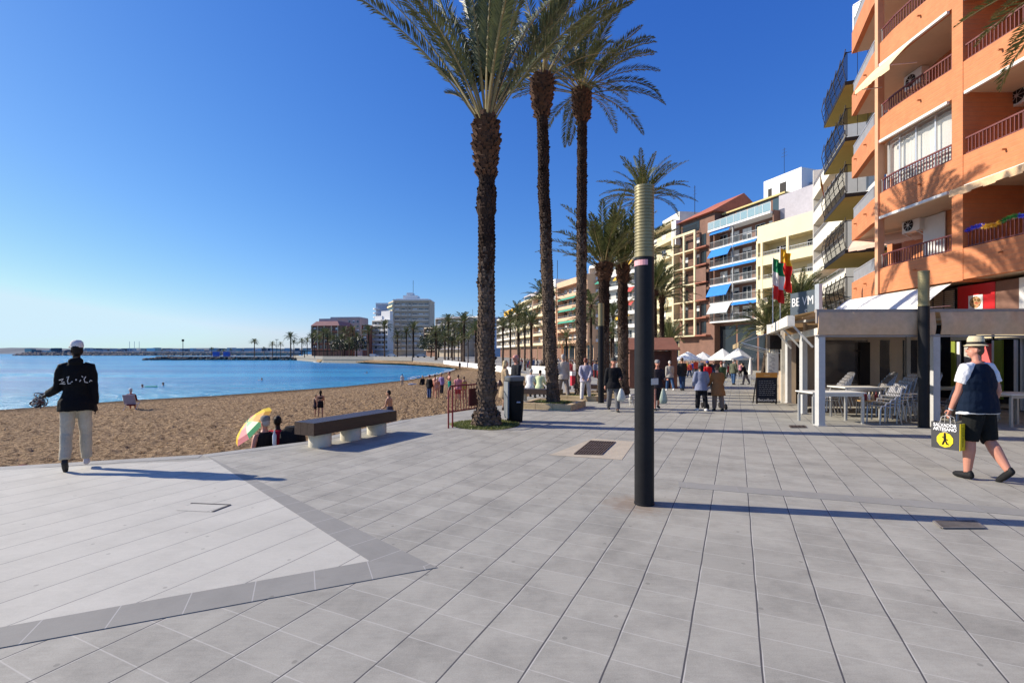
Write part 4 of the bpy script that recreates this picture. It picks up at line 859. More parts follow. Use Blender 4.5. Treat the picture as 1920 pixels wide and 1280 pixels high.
cloth(7.13, 11.2, 9.8, 11.12, 2.13, 2.66, CANV, 'front_valance'); cloth(9.93, 11.12, 14.1, 10.98, 2.13, 2.66, CANV, 'front_valance', .045)
m = MB(); m.bar((7.1, 11.24, 2.69), (14.15, 11.02, 2.69), .07); m.bar((7.1, 11.24, 2.10), (14.15, 11.02, 2.10), .04); m.bar((7.12, 11.2, 2.4), (7.12, 11.2, 2.71), .05); wpart('rail', m, mat('canopy_rail', (.30, .26, .23), .6, .1, 3), TC)
m = MB(); m.rings([[(7.2, 11.28, 2.70), (14.1, 11.06, 2.70), (14.1, 11.06, 2.72), (7.2, 11.28, 2.72)], [(9.0, 15.5, 2.66), (14.1, 15.5, 2.66), (14.1, 15.5, 2.68), (9.0, 15.5, 2.68)]]); wpart('roof_canvas', m, CANV, TC)
for k in range(4): m = MB(); x = 8.2 + k * 1.6; m.bar((x, 11.3, 2.62), (x, 15.4, 2.58), .06); wpart('rafter', m, PWH, TC)
BOXW = mat('weathered_white_canvas', (.66, .63, .56), .8, .2, 4, .3, 20); WOOD = mat('ochre_wood', (.40, .24, .09), .7, .3, 3, .3, 20, stretch=(1, 1, 6))
for (a, b_) in ((.35, 2.2), (2.3, 4.1), (4.2, 5.9)):
    m = MB(); p, q = V((*qd(a, .55), 2.5)), V((*qd(b_, .55), 2.5)); m.bar(p, q, .16, .26); wpart('side_awning', m, BOXW, TC)
    m = MB(); m.rings([[(*qd(a, .5), 2.6), (*qd(b_, .5), 2.6), (*qd(b_, .5), 2.63), (*qd(a, .5), 2.63)], [(*qd(a, -.2), 2.75), (*qd(b_, -.2), 2.75), (*qd(b_, -.2), 2.78), (*qd(a, -.2), 2.78)]]); wpart('side_canvas', m, WOOD, TC)
    m = MB(); m.bar((*qd(a + .25, .5), 2.42), (*qd(a + .25, .05), 1.85), .045); wpart('awning_arm', m, PWH, TC)
m = MB(); m.bar((*qd(0, 0), 2.22), (*qd(6, 0), 2.22), .1, .16); wpart('side_beam', m, BOXW, TC)
TE = thing('tent_enclosure', 'beige plastic walled dining enclosure with clear windows under the tan canopy', 'tent', (9.9, 15.3, 0)); TENT = mat('beige_tarpaulin', (.56, .45, .34), .7, .12, 1.5, .3, 8)
m = MB(); m.box(9.4, 13.1, 15.3, 15.34, 0, .72); m.box(9.4, 13.1, 15.3, 15.34, 2.12, 2.6)
for (x0, x1) in ((9.4, 9.75), (11.35, 11.72), (12.05, 12.45), (12.95, 13.1)): m.box(x0, x1, 15.3, 15.34, .72, 2.12)
a, b_ = V((8.45, 13.9)), V((9.4, 15.3))
for (z0, z1, s0, s1) in ((0, .72, 0, 1), (2.12, 2.6, 0, 1), (.72, 2.12, 0, .12), (.72, 2.12, .9, 1)): p, q = a.lerp(b_, s0), a.lerp(b_, s1); m.bar((p.x, p.y, (z0 + z1) / 2), (q.x, q.y, (z0 + z1) / 2), .04, z1 - z0)
wpart('wall', m, TENT, TE)
for (x0, x1) in ((9.75, 11.35), (11.72, 12.05), (12.45, 12.95)): m = MB(); m.box(x0, x1, 15.31, 15.32, .72, 2.12); wpart('window', m, CLEAR, TE)
m = MB(); p, q = a.lerp(b_, .12), a.lerp(b_, .9); m.bar((p.x, p.y, 1.42), (q.x, q.y, 1.42), .01, 1.4); wpart('window', m, CLEAR, TE)
m = MB(); m.box(11.02, 11.34, 15.2, 15.28, .7, 2.05); m.box(10.95, 11.02, 15.2, 15.28, 1.75, 1.8); wpart('heater_panel', m, BLK, TE)
o = thing('plant', 'leafy potted plant seen through the tent enclosure window', 'plant', (12.75, 16.0, 0)); m = MB(); m.lathe([(.16, 0), (.22, .9), (.2, .92)], 12); m.build('pot', WHITE, o, 40)
m = MB(); random.seed(2)
for _ in range(160): c = V((rnd(-.35, .35), rnd(-.3, .3), rnd(1.0, 1.95))); d = V((rnd(-1, 1), rnd(-1, 1), rnd(-.4, 1))).normalized() * .14; s_ = d.cross(V((0, 0, 1))) * .35; m.face([c, c + d * .5 + s_, c + d, c + d * .5 - s_])
m.tube([(0, 0, .9), (0, 0, 1.6)], .03, 6, 1); m.build('foliage', [LEAFY, STEM], o)
# tables and chairs
TWH = mat('table_white', (.74, .72, .66), .5, .06, 3); TGR = mat('table_metal', (.50, .50, .49), .35, .1, 5, metal=.6)
def table(label, x, y, w_, d, h, top=TWH):
    o = thing('table', label, 'table', (x, y, gz(y)), 0, 'restaurant tables'); m = MB(); m.box(-w_ / 2, w_ / 2, -d / 2, d / 2, h - .028, h); m.build('tabletop', top, o)
    m = MB(); m.box(-w_ / 2 + .05, w_ / 2 - .05, -d / 2 + .04, -d / 2 + .07, h - .10, h - .037); m.box(-w_ / 2 + .05, w_ / 2 - .05, d / 2 - .07, d / 2 - .04, h - .10, h - .037); m.build('apron', TGR, o)
    for sx in (-1, 1):
        for sy in (-1, 1): m = MB(); cx, cy = sx * (w_ / 2 - .06), sy * (d / 2 - .06); m.box(cx - .025, cx + .025, cy - .025, cy + .025, 0, h - .10); m.build('leg', TGR, o)
    return o
table('long white topped table beside the canopy corner post', 7.85, 11.85, 1.3, .7, .76); table('narrower white table standing close behind the long table end', 9.0, 12.6, 1.0, .7, .83)
table('grey topped table behind the nearest stack of chairs', 10.4, 12.5, .95, .7, .83, TGR); table('grey table right of the lamp post, chairs pushed under it', 11.5, 12.3, .85, .7, .83, TGR); table('small white table behind the man in the straw hat', 11.75, 11.3, .62, .6, .76); table('second small white table at the right edge behind the man in the straw hat', 12.35, 11.75, .6, .6, .74)
SLAT = mat('chair_aluminium', (.40, .39, .39), .35, .15, 8, metal=.7)
def make_chair():
    o = thing('bistro_chair', '', 'chair')
    for s_ in (-1, 1):
        m = MB(); m.tube([(s_ * .21, .22, 0), (s_ * .21, .2, .40), (s_ * .21, .17, .44), (s_ * .21, -.2, .44)], .017, 6); m.build('front_leg', SLAT, o, 50)
        m = MB(); m.tube([(s_ * .21, -.30, 0), (s_ * .21, -.2, .42), (s_ * .2, -.24, .62), (s_ * .18, -.34, .88)], .017, 6); m.build('rear_leg', SLAT, o, 50)
    m = MB()
    for k in range(7): y = -.18 + k * .06; m.box(-.2, .2, y, y + .045, .435, .45)
    m.build('seat', SLAT, o); m = MB()
    for k in range(7):
        x = -.15 + k * .05; m.tube([(x, -.215, .5), (x, -.245, .66), (x * .92, -.335, .885)], .018, 5, flat=.4)
    m.tube([(-.18, -.34, .88), (-.09, -.365, .9), (.09, -.365, .9), (.18, -.34, .88)], .013, 6); m.build('backrest', SLAT, o); return o
ch0 = make_chair(); first = [True]
def chair(x, y, z, rz, label, group):
    global ch0
    if first[0]: first[0] = False; ch0.location = (x, y, z + gz(y)); ch0.rotation_euler = (0, 0, rz); ch0['label'] = label; ch0['group'] = group; return ch0
    return copy_tree(ch0, (x, y, z + gz(y)), rz, label, group)
ords = ['lowest', 'second', 'third', 'fourth', 'topmost']
for (sx, sy, dx, dz, lab, grp) in ((8.95, 11.6, .115, .075, 'in the leaning stack left of the lamp post', 'leaning stack of chairs'), (8.6, 13.1, .07, .07, 'in the stack whose backs rise above the narrower white table', 'stack behind the white table'), (9.75, 13.1, .07, .07, 'in the stack behind the grey topped table', 'stack behind the grey table'), (9.55, 11.75, .115, .075, 'in the second leaning stack, half behind the lamp post', 'second leaning stack of chairs'), (11.2, 13.4, .07, .07, 'in the stack at the back right of the terrace', 'stack at the back right')):
    for k in range(5): chair(sx + dx * k, sy, dz * k, R(90) if sx < 9.0 and sy < 12 else R(78), f'{ords[k]} aluminium chair {lab}', grp)
for k in range(3): chair(10.75 + .16 * k, 11.8, .05 * k, R(95), f'{ords[k] if k < 2 else "topmost"} chair in the low stack right of the lamp post', 'low stack of chairs')
chair(12.3, 12.6, 0, R(20), 'aluminium chair standing alone at the right edge under the canopy', 'single chairs')
o = thing('cutlery_tray', 'wooden tray of bottles and condiments below the white table edge', 'tray', (9.1, 12.15, .48)); m = MB(); m.box(-.3, .3, -.15, .15, 0, .03); m.build('base', WOOD, o); random.seed(1)
for k in range(6): m = MB(); x = -.24 + k * .09; m.lathe([(.03, .031), (.03, .16), (.012, .2), (.012, .24)], 8, (x, 0)); m.build('bottle', [STONE, MAR, WHITE][k % 3], o, 40)
# ---------------------------------------------------------------- kiosk restaurant, boards, flags, hut
KR = thing('restaurant_kiosk', 'wooden fronted restaurant kiosk with a sloping tan awning beyond the canopy', 'kiosk', (*qd(6.4), gz(17)))
def kp(name, boxes, mt):                                   # boxes along the promenade line: t0,t1,off0,off1,z0,z1
    m = MB()
    for (t0, t1, o0, o1, z0, z1) in boxes: m.prism([qd(t0, o0), qd(t0, o1), qd(t1, o1), qd(t1, o0)][::-1], z0, z1)
    return wpart(name, m, mt, KR)
KW = mat('weathered_board', (.40, .31, .22), .8, .25, 2, .4, 15, stretch=(1, 1, .2))
kp('side_wall', [(6.3, 6.36, -3.2, -.9, -.15, 2.5), (6.3, 6.36, -.32, 0, -.15, 2.5), (6.3, 6.36, -.9, -.32, 2.1, 2.5)], KW); kp('doorway', [(6.37, 6.4, -.9, -.32, -.1, 2.1)], BLK)
kp('front_wall', [(6.37, 14, -.06, 0, -.3, 1.0), (6.37, 14, -.06, 0, 2.1, 2.6)], KW); kp('back_wall', [(6.4, 14, -3.2, -3.1, -.3, 2.6)], BRWN); kp('roof', [(6.2, 14.2, -3.3, .1, 2.6, 2.78)], WOOD)
for t in (6.5, 8.5, 10.5, 12.5): kp('post', [(t, t + .12, .0, .12, -.3, 2.6)], BOXW)
kp('fascia', [(6.28, 6.33, -2.6, .02, 2.25, 2.95)], WOOD)
for t0, t1 in ((6.9, 9.4), (9.6, 12.1), (12.3, 14.4)):
    m = MB(); m.rings([[(*qd(t0, .1), 2.95), (*qd(t1, .1), 2.95), (*qd(t1, .1), 2.92), (*qd(t0, .1), 2.92)], [(*qd(t0, 1.5), 2.12), (*qd(t1, 1.5), 2.12), (*qd(t1, 1.5), 2.09), (*qd(t0, 1.5), 2.09)]]); m.bar((*qd(t0, 1.5), 2.02), (*qd(t1, 1.5), 2.02), .02, .2); wpart('awning', m, mat('dull_tan_awning', (.42, .31, .17), .85, .25, 2), KR)
    m = MB(); m.bar((*qd(t0 + .1, 1.4), 2.1), (*qd(t0 + .1, .1), 1.7), .035); m.bar((*qd(t0 + .3, 1.4), 2.1), (*qd(t0 + .3, .1), 2.6), .03); wpart('awning_arm', m, ALU, KR)
def board(name, label, cat, p, w_, h_, z0, rz, frm, face): 
    o = thing(name, label, cat, (p[0], p[1], gz(p[1])), rz); m = MB(); m.box(-w_ / 2, w_ / 2, -.02, .02, z0, z0 + h_); m.build('board', frm, o); m = MB(); m.box(-w_ / 2 + .03, w_ / 2 - .03, -.026, -.021, z0 + .03, z0 + h_ - .03); m.build('face', face, o); return o
NAVY = mat('chalkboard', (.012, .018, .035), .6, .4, 6); WTX = mat('white_lettering', (.75, .75, .75), .6, 0)
o = board('menu_board', 'dark chalkboard menu stand with an orange header and white chalk lines', 'menu board', G(1437, 757), .70, 1.05, .04, R(-6), BLK, NAVY)
m = MB(); m.box(-.36, .36, -.035, -.027, .93, 1.10); m.build('header', mat('orange_wood', (.55, .25, .05), .6, .2, 4), o); m = MB()
for s_ in (-1, 1): m.bar((s_ * .32, 0, .0), (s_ * .32, 0, 1.05), .04); m.bar((s_ * .32, .02, 1.0), (s_ * .32, .35, 0), .03)
m.build('stand', BLK, o); random.seed(3)
text('lettering', 'Betzelbere', .14, o, (0, -.032, .14), (R(90), 0, 0), WTX, .001); text('lettering', 'menu', .09, o, (0, -.04, 1.01), (R(90), 0, 0), CREAM, .001)
m = MB()
for k in range(8):
    x = -.26
    while x < .22: w_ = rnd(.03, .10); m.box(x, x + w_, -.0295, -.0275, .80 - k * .07, .815 - k * .07); x += w_ + .025
m.build('chalk_lines', mat('chalk', (.25, .26, .30), .8, .1, 9), o)
o = board('menu_sign', 'white printed menu panel hanging under the black speaker', 'menu', (9.35, 17.2), .36, .78, 1.02, R(-12), WHITE, WHITE); m = MB(); random.seed(9)
for k in range(14): x = rnd(-.14, 0); m.box(x, x + rnd(.05, .14), -.03, -.0275, 1.08 + k * .048, 1.095 + k * .048)
m.build('print', mat('grey_print', (.2, .2, .22), .7, .1, 9), o); m = MB(); m.bar((0, .04, -.1), (0, .04, 2.3), .05); m.build('pole', BOXW, o)
o = thing('speaker', 'black box loudspeaker fixed above the white menu panel', 'speaker', (9.35, 17.1, 1.84), R(-12)); m = MB(); m.box(-.19, .19, -.14, .16, 0, .5); m.build('cabinet', BLK, o); m = MB(); m.tube([(0, -.142, .18), (0, -.15, .18)], .13, 16); m.tube([(0, -.142, .40), (0, -.15, .40)], .05, 12); m.build('cone', LBLK, o)
o = thing('folded_parasol', 'closed white parasol standing by the chalkboard menu', 'parasol', G(1407, 722)); m = MB(); m.lathe([(.02, .0), (.02, .9)], 8); m.build('pole', ALU, o); m = MB(); m.lathe([(.12, .7), (.14, .9), (.1, 1.3), (.04, 1.75), (.01, 1.8)], 10); m.build('canopy', WHA, o)
o = thing('roof_sign', 'dark sign board with white letters on the canopy roof corner', 'sign', (8.62, 14.2, 2.70), R(-86)); m = MB(); m.box(-.55, .55, -.03, .03, .05, .82); m.build('board', mat('sign_slate', (.07, .09, .11), .5, .1, 3), o); m = MB(); m.box(.55, .72, -.05, .05, .0, .95); m.build('side_post', ALU, o)
text('lettering', 'BE VM', .36, o, (0, -.034, .52), (R(90), 0, 0), WTX, .002); text('lettering', 'S', .22, o, (.15, -.034, .2), (R(90), 0, 0), WTX, .002)
def flagpole(label, px, d, top, cols, px0=0):
    o = thing('flag', label, 'flag', (at(px, d), d, 1.8)); h = hz(top, d) - 1.8; m = MB(); m.tube([(0, 0, 0), (0, 0, h)], .02, 8); m.build('pole', ALU, o, 40)
    m = MB(); rs = []; n_ = 14; W_ = .42; H_ = 1.75; 
    for i in range(n_ + 1):
        t = i / n_; x = t * W_; yo = .10 * sin(t * 11) * (.3 + t); dr = .30 * t
        rs.append([(x + .03 * sin(j * .9 + t * 3), yo + .05 * sin(j * 1.1), h - .05 - dr - H_ * j / 12) for j in range(13)])
    for i in range(n_):
        for j in range(12): mi = min(2, int(3 * ((j + .5) / 12))) if len(cols) == 3 and cols[0] is not cols[2] else min(2, int(4 * ((j + .5) / 12) + .99) // 2); m.face([rs[i][j], rs[i + 1][j], rs[i + 1][j + 1], rs[i][j + 1]], mi)
    m.build('cloth', cols, o); return o
FG, FW, FR, FY = mat('flag_green', (.01, .25, .08), .7, .05, 3), mat('flag_white', (.75, .75, .72), .7, .05, 3), mat('flag_red', (.72, .02, .015), .7, .05, 3), mat('flag_yellow', (.85, .48, .01), .7, .05, 3)
flagpole('hanging green white and red flag on the kiosk roof pole', 1449, 21, 480, [FG, FW, FR]); flagpole('hanging yellow and red flag on the taller pole just right of the tricolour', 1463, 21.5, 462, [FY, FR, FR])
o = thing('flag', 'small yellow and red flag on an iron balcony', 'flag', (18.4, 28.2, 10.9)); m = MB(); m.tube([(0, 0, 0), (-.5, -.3, 1.2)], .015, 6); m.build('pole', ALU, o); m = MB(); m.face([(-.5, -.3, 1.2), (-.35, -.2, .9), (-.3, -.25, .1), (-.5, -.35, .5)]); m.face([(-.35, -.2, .9), (-.2, -.1, .5), (-.15, -.2, -.3), (-.3, -.25, .1)], 1); m.build('cloth', [FY, FR], o)
# brown hut
o = thing('kiosk', 'small brown wooden kiosk with a gabled roof behind the lamp post', 'kiosk', (at(1226, 27), 27.5, gz(27)), R(-4)); m = MB(); m.box(-1.2, 1.3, -.0, 2.2, 0, 2.1); m.build('wall', mat('kiosk_brown', (.085, .028, .02), .7, .25, 3, .3, 20, stretch=(1, 1, .2)), o)
m = MB(); m.rings([[(-1.5, -.5, 2.15), (1.5, -.5, 2.15), (1.5, 1.1, 2.85), (-1.5, 1.1, 2.85)], [(-1.5, -.5, 2.2), (1.5, -.5, 2.2), (1.5, 1.1, 2.92), (-1.5, 1.1, 2.92)]]); m.rings([[(-1.5, 1.11, 2.85), (1.5, 1.11, 2.85), (1.5, 2.7, 2.15), (-1.5, 2.7, 2.15)], [(-1.5, 1.11, 2.92), (1.5, 1.11, 2.92), (1.5, 2.7, 2.2), (-1.5, 2.7, 2.2)]]); m.build('roof', mat('kiosk_roof', (.24, .10, .06), .8, .2, 3, .3, 12), o)
for x in (-1.3, 1.05): m = MB(); m.box(x, x + .3, -.4, -.1, 0, 2.14); m.build('post', mat('kiosk_post', (.20, .09, .055), .7, .2, 3), o)
m = MB(); m.box(-.9, .8, -.03, -.003, .9, 1.9)
m.build('hatch', mat('kiosk_shutter', (.06, .02, .016), .6, .2, 3), o)
# white parasols by the far restaurants
def parasol(label, px, d, r=1.15):
    o = thing('parasol', label, 'parasol', (at(px, d), d, gz(d) - .3), rnd(0, 1), 'white restaurant parasols'); m = MB(); m.tube([(0, 0, 0), (0, 0, 2.9)], .03, 6); m.build('pole', ALU, o)
    m = MB(); m.rings([[(0 + .02 * cos(a), .02 * sin(a), 3.0) for a in [k * pi / 4 for k in range(8)]], [(r * .5 * cos(a), r * .5 * sin(a), 2.6) for a in [k * pi / 4 for k in range(8)]], [(r * cos(a), r * sin(a), 2.15) for a in [k * pi / 4 for k in range(8)]], [(r * cos(a), r * sin(a), 2.0) for a in [k * pi / 4 for k in range(8)]], [(r * .98 * cos(a), r * .98 * sin(a), 2.13) for a in [k * pi / 4 for k in range(8)]]], cap=False); m.build('canopy', WHA, o); return o
random.seed(12)
parasol('left white square parasol outside the white balcony block', 1355, 42); parasol('middle white parasol beside the kiosk awning', 1384, 40); parasol('farthest white parasol beside the brown kiosk', 1290, 52, 1.5); parasol('white parasol between the farthest one and the left one', 1318, 55, 1.4)
# tinsel garland on the first floor railing
m = MB(); random.seed(14); gc = [mat('tinsel_blue', (.02, .03, .45), .4, .2, 9), mat('tinsel_gold', (.65, .35, .02), .4, .2, 9), mat('tinsel_green', (.02, .16, .03), .4, .2, 9)]
for i in range(1500):
    t = i / 1500; y = 15.15 - t * 3.2; seg = (0, 1, 2, 0, 1, 2)[min(5, int(t * 6))]; z = 5.56 + .05 * sin(t * 18); d = V((rnd(-1, 1), rnd(-1, 1), rnd(-1, 1))).normalized() * .11; c = V((14.36, y, z)); s_ = d.cross(V((1, 0, .3))).normalized() * .014; m.face([c - s_, c + s_, c + d], seg)
tag(m.build('tinsel_garland', gc), 'blue gold and green tinsel wound along the first floor railing', 'garland')
# blue huts, masts
for px, lb in ((402, 'left of the two bright blue huts on the jetty'), (422, 'right of the two bright blue huts on the jetty')):
    o = thing('beach_hut', lb, 'hut', (at(px, 256), 256.5, 0), 0, 'blue huts'); m = MB(); m.box(-1.3, 1.3, 0, 2, 0, 2.4); m.build('wall', mat('hut_blue', (.01, .10, .48), .6, .1, 1), o); m = MB(); m.box(-1.4, 1.4, -.1, 2.1, 2.41, 2.55); m.build('roof', mat('hut_roof', (.02, .13, .5), .6, .1, 1), o)
o = thing('light_mast', 'tall thin light mast at the seaward end of the jetty', 'mast', (at(343, 262), 262, 0)); m = MB(); m.tube([(0, 0, 0), (0, 0, hz(638, 262))], .16, 6); m.build('pole', LBLK, o); m = MB(); m.box(-.5, .5, -.3, .3, hz(640, 262), hz(636, 262)); m.build('lamp_head', LBLK, o)
o = thing('light_mast', 'thin pole between the low jetty palm and the leafy jetty palm', 'mast', (at(519, 262), 262, 0)); m = MB(); m.tube([(0, 0, 0), (0, 0, hz(636, 262))], .12, 6); m.build('pole', LBLK, o); m = MB(); m.box(-.9, .9, -.1, .1, hz(637, 262), hz(636, 262)); m.build('lamp_head', LBLK, o)
for i, px in enumerate((243, 252, 261)):
    o = thing('ship_mast', ('leftmost', 'middle', 'rightmost')[i] + ' of three thin pale masts beyond the breakwater', 'mast', (at(px, 900), 900, 0), 0, 'masts'); m = MB(); m.tube([(0, 0, 0), (0, 0, hz(640, 900))], .35, 5); m.build('pole', mat('far_grey_wall', (.33, .36, .40), .9, .1, .02), o)
# quay parapets and beach front wall
m = MB()
for (a, b_) in zip(EDGE[11:14], EDGE[12:15]):
    a, b_ = V(a), V(b_); a2, b2 = a.lerp(b_, .04), b_; m.bar((a2.x, a2.y, gz(a.y) + .0), (b2.x, b2.y, gz(b_.y) + .0), .3, 1.1)
tag(m.build('beach_wall', WHITE), 'low white wall between the far sand and the palm lined promenade', 'wall')
m = MB(); 
for (a, b_) in zip(EDGE[15:] + LAND[:1], EDGE[16:] + LAND[:2]): m.bar((*a, .0), (*b_, .0), .4, 1.2)
tag(m.build('quay_parapet', concrete), 'pale stone parapet along the quay below the far towers', 'wall')
o = thing('shelter', 'dark flat roofed beach shelter at the edge of the quay', 'shelter', (at(590, 190), 192, 0)); m = MB(); m.box(-5, 7, -1.5, 3, 2.4, 2.7); m.build('roof', BLK, o)
for x in (-4.5, 0, 6.5): m = MB(); m.box(x, x + .25, -1.2, -1, 0, 2.39); m.build('post', BLK, o)
for i, (px, d) in enumerate(((700, 200), (735, 200), (790, 195))):
    o = thing('parked_car', ('white car parked below the low white balcony block', 'silver car parked before the tall cream tower', 'pale car parked at the right foot of the tall cream tower')[i], 'car', (at(px, d), d, 0), 0, 'parked cars'); m = MB(); m.rings([[(-2.1, y, .35), (2.1, y, .35), (2.1, y, .8), (1.1, y, .9), (.6, y, 1.42), (-1.1, y, 1.42), (-1.7, y, .95), (-2.1, y, .85)] for y in (-.85, .85)]); m.build('body', [WHITE, ALU, OFFW][i], o)
    for x in (-1.3, 1.3): m = MB(); m.tube([(x, -.9, .33), (x, .9, .33)], .33, 12); m.build('wheel', BLK, o)
# blue tarpaulin of a street seller
o = MB(); random.seed(31); p = G(1180, 722)
for k in range(14): o.ell(p + V((rnd(-.4, .4), rnd(-.3, .3), rnd(.05, .3))), (rnd(.15, .3), rnd(.15, .3), rnd(.08, .18)), 8, 0, 6)
k = o.build('tarpaulin', mat('blue_tarp', (.01, .13, .55), .5, .2, 5, .6, 8)); md = k.modifiers.new('join', 'REMESH'); md.mode = 'VOXEL'; md.voxel_size = .035; tag(k, 'crumpled bright blue tarpaulin on the paving left of the lamp post', 'tarpaulin')
# bench with the two sitters, and a spare bench
def small_bench(label, x, y, rz):
    o = thing('bench', label, 'bench', (x, y, gz(y)), rz); m = MB(); m.box(-.95, .95, -.25, .25, .27, .46); m.build('seat', BW, o)
    for x in (-.6, .6): m = MB(); m.lathe([(.17, 0), (.17, .265)], 16, (x, 0)); m.build('support', CONC, o, 40)
small_bench('timber block bench with two people sitting on it behind the bin', .95, 18.2, R(-24)); small_bench('empty timber block bench right of the woman in white trousers', at(1118, 21.5), 21.8, R(-24))

# dark evergreen trees among the far grove
def bush(label, px, d, r, h):
    o = thing('broadleaf_tree', label, 'tree', (at(px, d), d, gz(d)), 0, 'dark trees by the far grove'); rg = random.Random(px); m = MB(); m.tube([(0, 0, 0), (.2, 0, h * .35), (0, 0, h * .6)], [.3, .24, .12], 7); m.build('trunk', BARK, o); m = MB()
    for _ in range(1100):
        a, b_, q = rg.uniform(0, 6.28), rg.uniform(-.7, 1.2), rg.uniform(.35, 1) ** .5; k = 1 + .35 * noise.noise(V((a * 1.1, b_ * 2, px)))
        c = V((r * q * k * cos(a) * cos(b_), r * q * k * sin(a) * cos(b_), h * .62 + h * .42 * q * k * sin(b_))); u = V((rg.uniform(-1, 1), rg.uniform(-1, 1), rg.uniform(-1, 1))).normalized(); v_ = u.orthogonal().normalized(); s_ = rg.uniform(.25, .5)
        m.face([c - u * s_, c + v_ * s_ * .5, c + u * s_, c - v_ * s_ * .5])
    m.build('crown', leafmat('dark_tree_leaf', (.012, .020, .010), (.045, .06, .03)), o)
bush('dark round tree at the left edge of the dense palm grove', 822, 172, 6, 11); bush('dark taller tree inside the dense palm grove', 846, 168, 6, 12); bush('dark low tree right of the tall cream tower', 808, 185, 5, 8); bush('dark tree under the palms before the brown mansard block', 645, 215, 6, 8); bush('dark tree between the brown mansard block and the white block', 668, 212, 5, 9)
o = thing('shopping_trolley', 'red shopping trolley with a white top behind the man in the pale shirt', 'trolley', (at(1076, 26), 26, gz(26)), R(15)); m = MB(); m.box(-.17, .17, -.13, .13, .22, .75); m.build('body', mat('trolley_red', (.42, .01, .03), .6, .1, 6), o); m = MB(); m.box(-.18, .18, -.14, .14, .76, .98); m.build('lid', WHITE, o); m = MB(); m.tube([(-.15, .15, .1), (-.15, .2, 1.05), (.15, .2, 1.05), (.15, .15, .1)], .012, 6); m.build('handle', ALU, o)
for x in (-.18, .18): m = MB(); m.tube([(x - .015, .1, .1), (x + .015, .1, .1)], .1, 12); m.build('wheel', BLK, o)
# ---------------------------------------------------------------- people
def skinm(k): return {'pale': mat('skin_pale', (.52, .30, .21), .55, .08, 4), 'tan': mat('skin_tan', (.40, .20, .12), .55, .1, 4), 'red': mat('skin_reddened', (.50, .22, .15), .55, .1, 4), 'dark': mat('skin_dark', (.035, .02, .015), .5, .15, 4)}[k]
def hairm(k): return {'grey': mat('hair_grey', (.36, .34, .32), .7, .2, 30, .4, 80), 'white': mat('hair_white', (.62, .60, .56), .7, .15, 30, .4, 80), 'blond': mat('hair_blond', (.50, .38, .20), .6, .2, 30, .4, 80), 'brown': mat('hair_brown', (.07, .04, .022), .6, .3, 30, .4, 80), 'black': mat('hair_black', (.014, .011, .010), .5, .3, 30, .4, 80), 'red': mat('hair_auburn', (.16, .035, .022), .6, .3, 30, .4, 80)}[k]
FAB = {}
def fab(c, rough=.85):
    k = tuple(round(v, 3) for v in c)
    if k not in FAB: FAB[k] = mat('fabric_%02d' % len(FAB), c, rough, .16, 9, .55, 14, bdist=.02)
    return FAB[k]
FOLD = bpy.data.textures.new('folds', 'CLOUDS'); FOLD.noise_scale = .11; FOLD.noise_depth = 2
def skinmesh(mb, name, mt, parent, vox, fold=0, sm=3):
    o = mb.build(name, mt, parent); a = o.modifiers.new('join', 'REMESH'); a.mode = 'VOXEL'; a.voxel_size = vox; a.use_smooth_shade = True
    b = o.modifiers.new('soften', 'SMOOTH'); b.factor = .5; b.iterations = sm
    if fold: d = o.modifiers.new('folds', 'DISPLACE'); d.texture = FOLD; d.strength = fold; d.mid_level = .5; d.texture_coords = 'GLOBAL'
    return o
